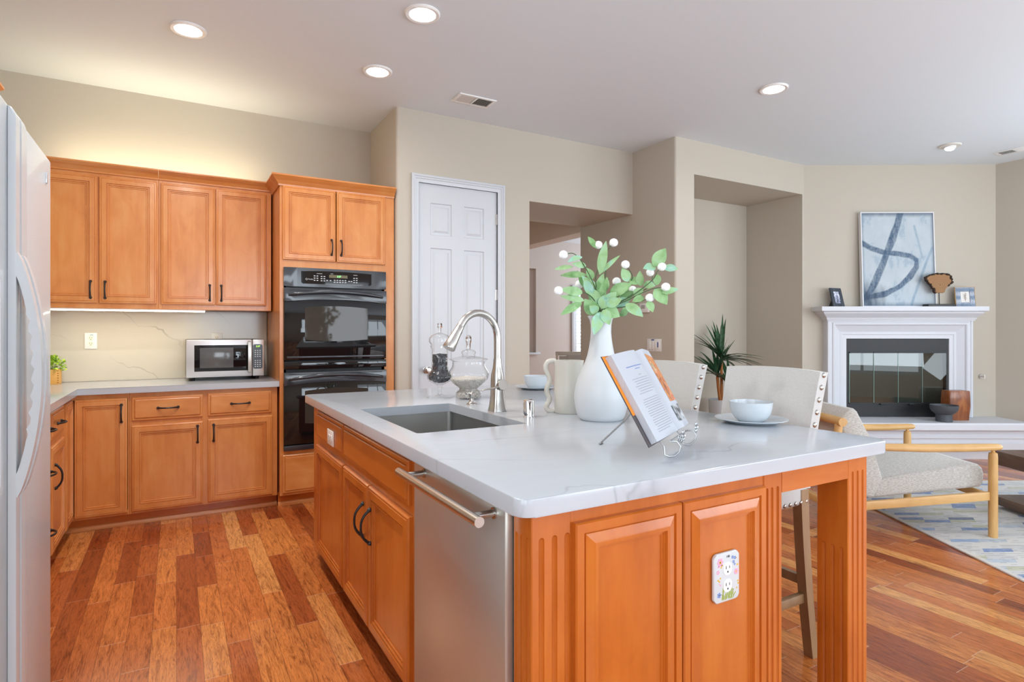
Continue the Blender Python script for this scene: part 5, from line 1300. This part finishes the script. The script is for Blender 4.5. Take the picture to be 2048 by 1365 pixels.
# ================================================================ armchair, rug, coffee table (turned with the fireplace)
def rugmat():
    a = N('rug_weave'); p = a.xyz(a.coord('Object')); RW = .052
    row = a.m_('FLOOR', a.m_('DIVIDE', p[1], RW)); r1 = a.white(a.vec(row, 2.0, 5.0))
    xx = a.m_('ADD', a.m_('DIVIDE', a.m_('ADD', p[0], a.m_('MULTIPLY', a.m_('FRACT', a.m_('DIVIDE', p[1], RW)), -.03)), .17), a.m_('MULTIPLY', r1, 7.0))
    cl_ = a.m_('FLOOR', xx); idn = a.white(a.vec(row, cl_, 4.0)); id2 = a.white(a.vec(cl_, row, 8.0))
    wob = a.noise(a.coord(), 30, 3, .6)
    c = a.ramp(idn, [(0, rgb('#CFCFCC')), (.45, rgb('#C2C3C3')), (.66, rgb('#AEBCC9')), (.72, rgb('#B6B79C')), (.80, rgb('#D2D1CE')), (.87, rgb('#5F7FB2')), (.92, rgb('#88A4CB')), (.965, rgb('#485E83')), (.985, rgb('#C9CACA'))], 'CONSTANT')
    c = a.mix(a.m_('MULTIPLY', a.m_('SUBTRACT', wob, .3), .8), c, rgb('#D3D2CF'))
    fy = a.m_('FRACT', a.m_('DIVIDE', p[1], RW/2)); dsh = a.white(a.vec(a.m_('FLOOR', a.m_('MULTIPLY', p[0], 28.0)), a.m_('FLOOR', a.m_('DIVIDE', p[1], RW/2)), 1.0))
    ln = a.m_('MULTIPLY', a.m_('GREATER_THAN', fy, .86), a.m_('GREATER_THAN', dsh, .62))
    c = a.mix(a.m_('MULTIPLY', ln, .75), c, rgb('#4E535C'))
    edge_ = a.m_('LESS_THAN', p[0], .03)
    c = a.mix(a.m_('MULTIPLY', edge_, .7), c, rgb('#CFCBC4'))
    a.set(Base_Color=c, Roughness=.95, Sheen_Weight=.2); a.bump(a.noise(a.coord(), 260, 2), .3, .003); return a.m
o = B().box(0, 2.75, 0, 2.55, 0, .010, .003).obj('area_rug', rugmat(), None)
o.location = latd(2.588, 2.42, .0005); o.rotation_euler = (0, 0, -YAW); tag(o, 'pale area rug with blue and olive dashes under the armchair', 'rug')
t = thing('armchair', 'cream tweed armchair with a pale wooden frame', 'armchair', latd(2.55, 3.99), -YAW)
def soft(profile, y0, y1, r, name, mat):
    b = B(); b.prism(profile, y0, y1, 'y', r, 4); return b.obj(name, mat, t, smooth=60)
b = B()
prof = rounded([(-.250, .365, 1), (.352, .432, 1), (.385, .405, 1), (.385, .318, 1), (.36, .300, 1), (-.33, .245, 1)], .02, 4)
soft([(-.262, .355), (.318, .446), (.362, .442), (.386, .420), (.396, .385), (.392, .325), (.37, .300), (-.30, .232)], -.335, .325, .022, 'seat_cushion', tweed)
soft([(-.395, .772), (-.415, .790), (-.44, .785), (-.50, .725), (-.505, .700), (-.40, .30), (-.36, .238), (-.29, .232), (-.235, .355), (-.318, .608)], -.335, .325, .020, 'back_cushion', tweed)
for s_ in (-1, 1):
    y_ = .39*s_
    b = B(); b.tube([(.40, y_, 0.011), (.40, y_, .50), (.40, y_, .525), (.40, y_, .532), (.40, y_, .55)], [.0245, .0245, .022, .010, .010], 18); b.obj('leg', oak_v, t)
    b = B(); b.tube([(-.60, y_, 0.0), (-.575, y_, .40), (-.545, y_, .72)], [.024, .0245, .023], 18); b.obj('leg', oak_v, t)
    b = B(); b.tube([(-.56, y_, .565), (-.3, y_, .562), (0, y_, .556), (.25, y_, .558), (.40, y_, .562), (.438, y_, .563), (.452, y_, .563)], [.018, .024, .027, .026, .023, .020, .012], 18, flat=.85); b.obj('armrest', oak, t)
    b = B(); b.bar((.395, y_*.98, .262), (-.585, y_*.98, .185), .026, .052, .004); b.obj('side_rail', oak, t)
b = B(); b.tube([(-.548, -.44, .722), (-.548, .44, .722)], .0265, 20); b.obj('back_rail', oak_v, t)
for x, z in ((.36, .262), (-.578, .19)):
    b = B(); b.bar((x, -.38, z), (x, .38, z), .026, .045, .004); b.obj('cross_rail', oak_v, t)
t = thing('coffee_table', 'dark walnut coffee table with two thick slabs at the right edge', 'coffee table', latd(3.455, 3.30), -YAW)
B().box(0, .95, 0, .925, .322, .42, .003).obj('table_top', walnut, t)
B().box(0, .95, 0, .925, .038, .098, .003).obj('lower_shelf', walnut, t)
for x in (.40, .85):
    for y_ in (.10, .60): B().box(x-.03, x+.03, y_-.03, y_+.03, .011, .322).obj('leg', walnut, t)

# ================================================================ plant in the niche
t = thing('potted_dracaena', 'spiky dark green plant in a white pot in the wall niche', 'potted plant', (5.02, 4.30, 0))
B().lathe([(0, 0), (.10, 0), (.115, .02), (.135, .53), (.137, .555), (.125, .555), (.12, .52), (0, .51)], seg=36).obj('pot', ceramic, t)
B().lathe([(0, .515), (.121, .515), (.121, .522), (0, .526)], seg=24).obj('soil', flatm('soil_dark', rgb('#2E241B'), .95), t)
terr = flatm('brown_cane', rgb('#A5642F'), .7)
bl = N('dracaena_leaf'); bl.set(Base_Color=bl.ramp(bl.noise(bl.coord(), 30, 2), [(.3, rgb('#1D3D26')), (.7, rgb('#3F6B47'))]), Roughness=.4); bl = bl.m
rnd = random.Random(31)
def blade(b, base, d_, L, w_, droop):
    d_ = Vector(d_).normalized(); sd = d_.cross(Vector((0, 0, 1))).normalized(); prev = None; p = Vector(base); v = d_.copy(); n = 9
    for i in range(n+1):
        s_ = i/n; ww = w_*(min(1, .35+s_*3))*(1-s_**2.2)*.5 + .0006; up = sd.cross(v).normalized()
        row = [b.bm.verts.new(p - sd*ww + up*ww*.35), b.bm.verts.new(p), b.bm.verts.new(p + sd*ww + up*ww*.35)]
        if prev:
            for k in range(2): b.bm.faces.new((prev[k], prev[k+1], row[k+1], row[k]))
        prev = row; v = (v + Vector((0, 0, -droop/n))).normalized(); p = p + v*L/n
for x, y_, z, n_, L0 in ((-.10, -.03, .80, 26, .42), (.03, .03, .97, 30, .46), (.06, -.05, .68, 18, .34)):
    b = B(); b.tube([(x*.3, y_*.3, .50), (x*.8, y_*.8, z-.12), (x, y_, z)], [.016, .015, .016], 10); b.obj('cane', terr, t)
    b = B()
    for i in range(n_):
        th = i*2.39996 + x*9; el = .05 + 1.35*((i*.618) % 1)
        d_ = (math.cos(th)*math.cos(el), math.sin(th)*math.cos(el), math.sin(el)); blade(b, (x, y_, z-.01+.02*el), d_, L0*rnd.uniform(.75, 1.1), .044, rnd.uniform(.3, .9))
    b.obj('leaf_cluster', bl, t, normals=False, smooth=60)

# ================================================================ dining chairs beyond the hallway
def dchair(label, x, y, rz, uph):
    t = thing('dining_chair', label, 'chair', (x, y, 0), rz, 'dining chairs')
    if uph:
        soft2 = B(); soft2.box(-.23, .23, -.22, .22, .42, .50, .02, 3); soft2.obj('seat', linen, t)
        s2 = B(); s2.box(-.235, .235, .18, .24, .48, .985, .02, 3); s2.obj('backrest', linen, t)
    else:
        B().box(-.23, .23, -.22, .22, .43, .48, .015, 3).obj('seat', linen, t)
        b = B()
        for s_ in (-1, 1): b.bar((s_*.22, .20, .0), (s_*.215, .25, .97), .04, .03, .004, up=(1, 0, 0))
        b.bar((-.235, .252, .965), (.235, .252, .965), .03, .055, .008); b.bar((-.2, .245, .60), (.2, .245, .60), .025, .04); b.obj('back_frame', cream, t)
        B().box(-.185, .185, .236, .256, .62, .93, .006).obj('back_pad', linen, t)
    for s_ in (-1, 1):
        for y_ in (-.19, .19): B().box(s_*.2-.02, s_*.2+.02, y_-.02, y_+.02, 0, .44).obj('leg', greywood, t)
dchair('beige framed dining chair seen beyond the hallway opening', 4.95, 6.95, R(150), False)
dchair('white upholstered dining chair just behind the vase through the hallway', 4.52, 6.18, R(165), True)
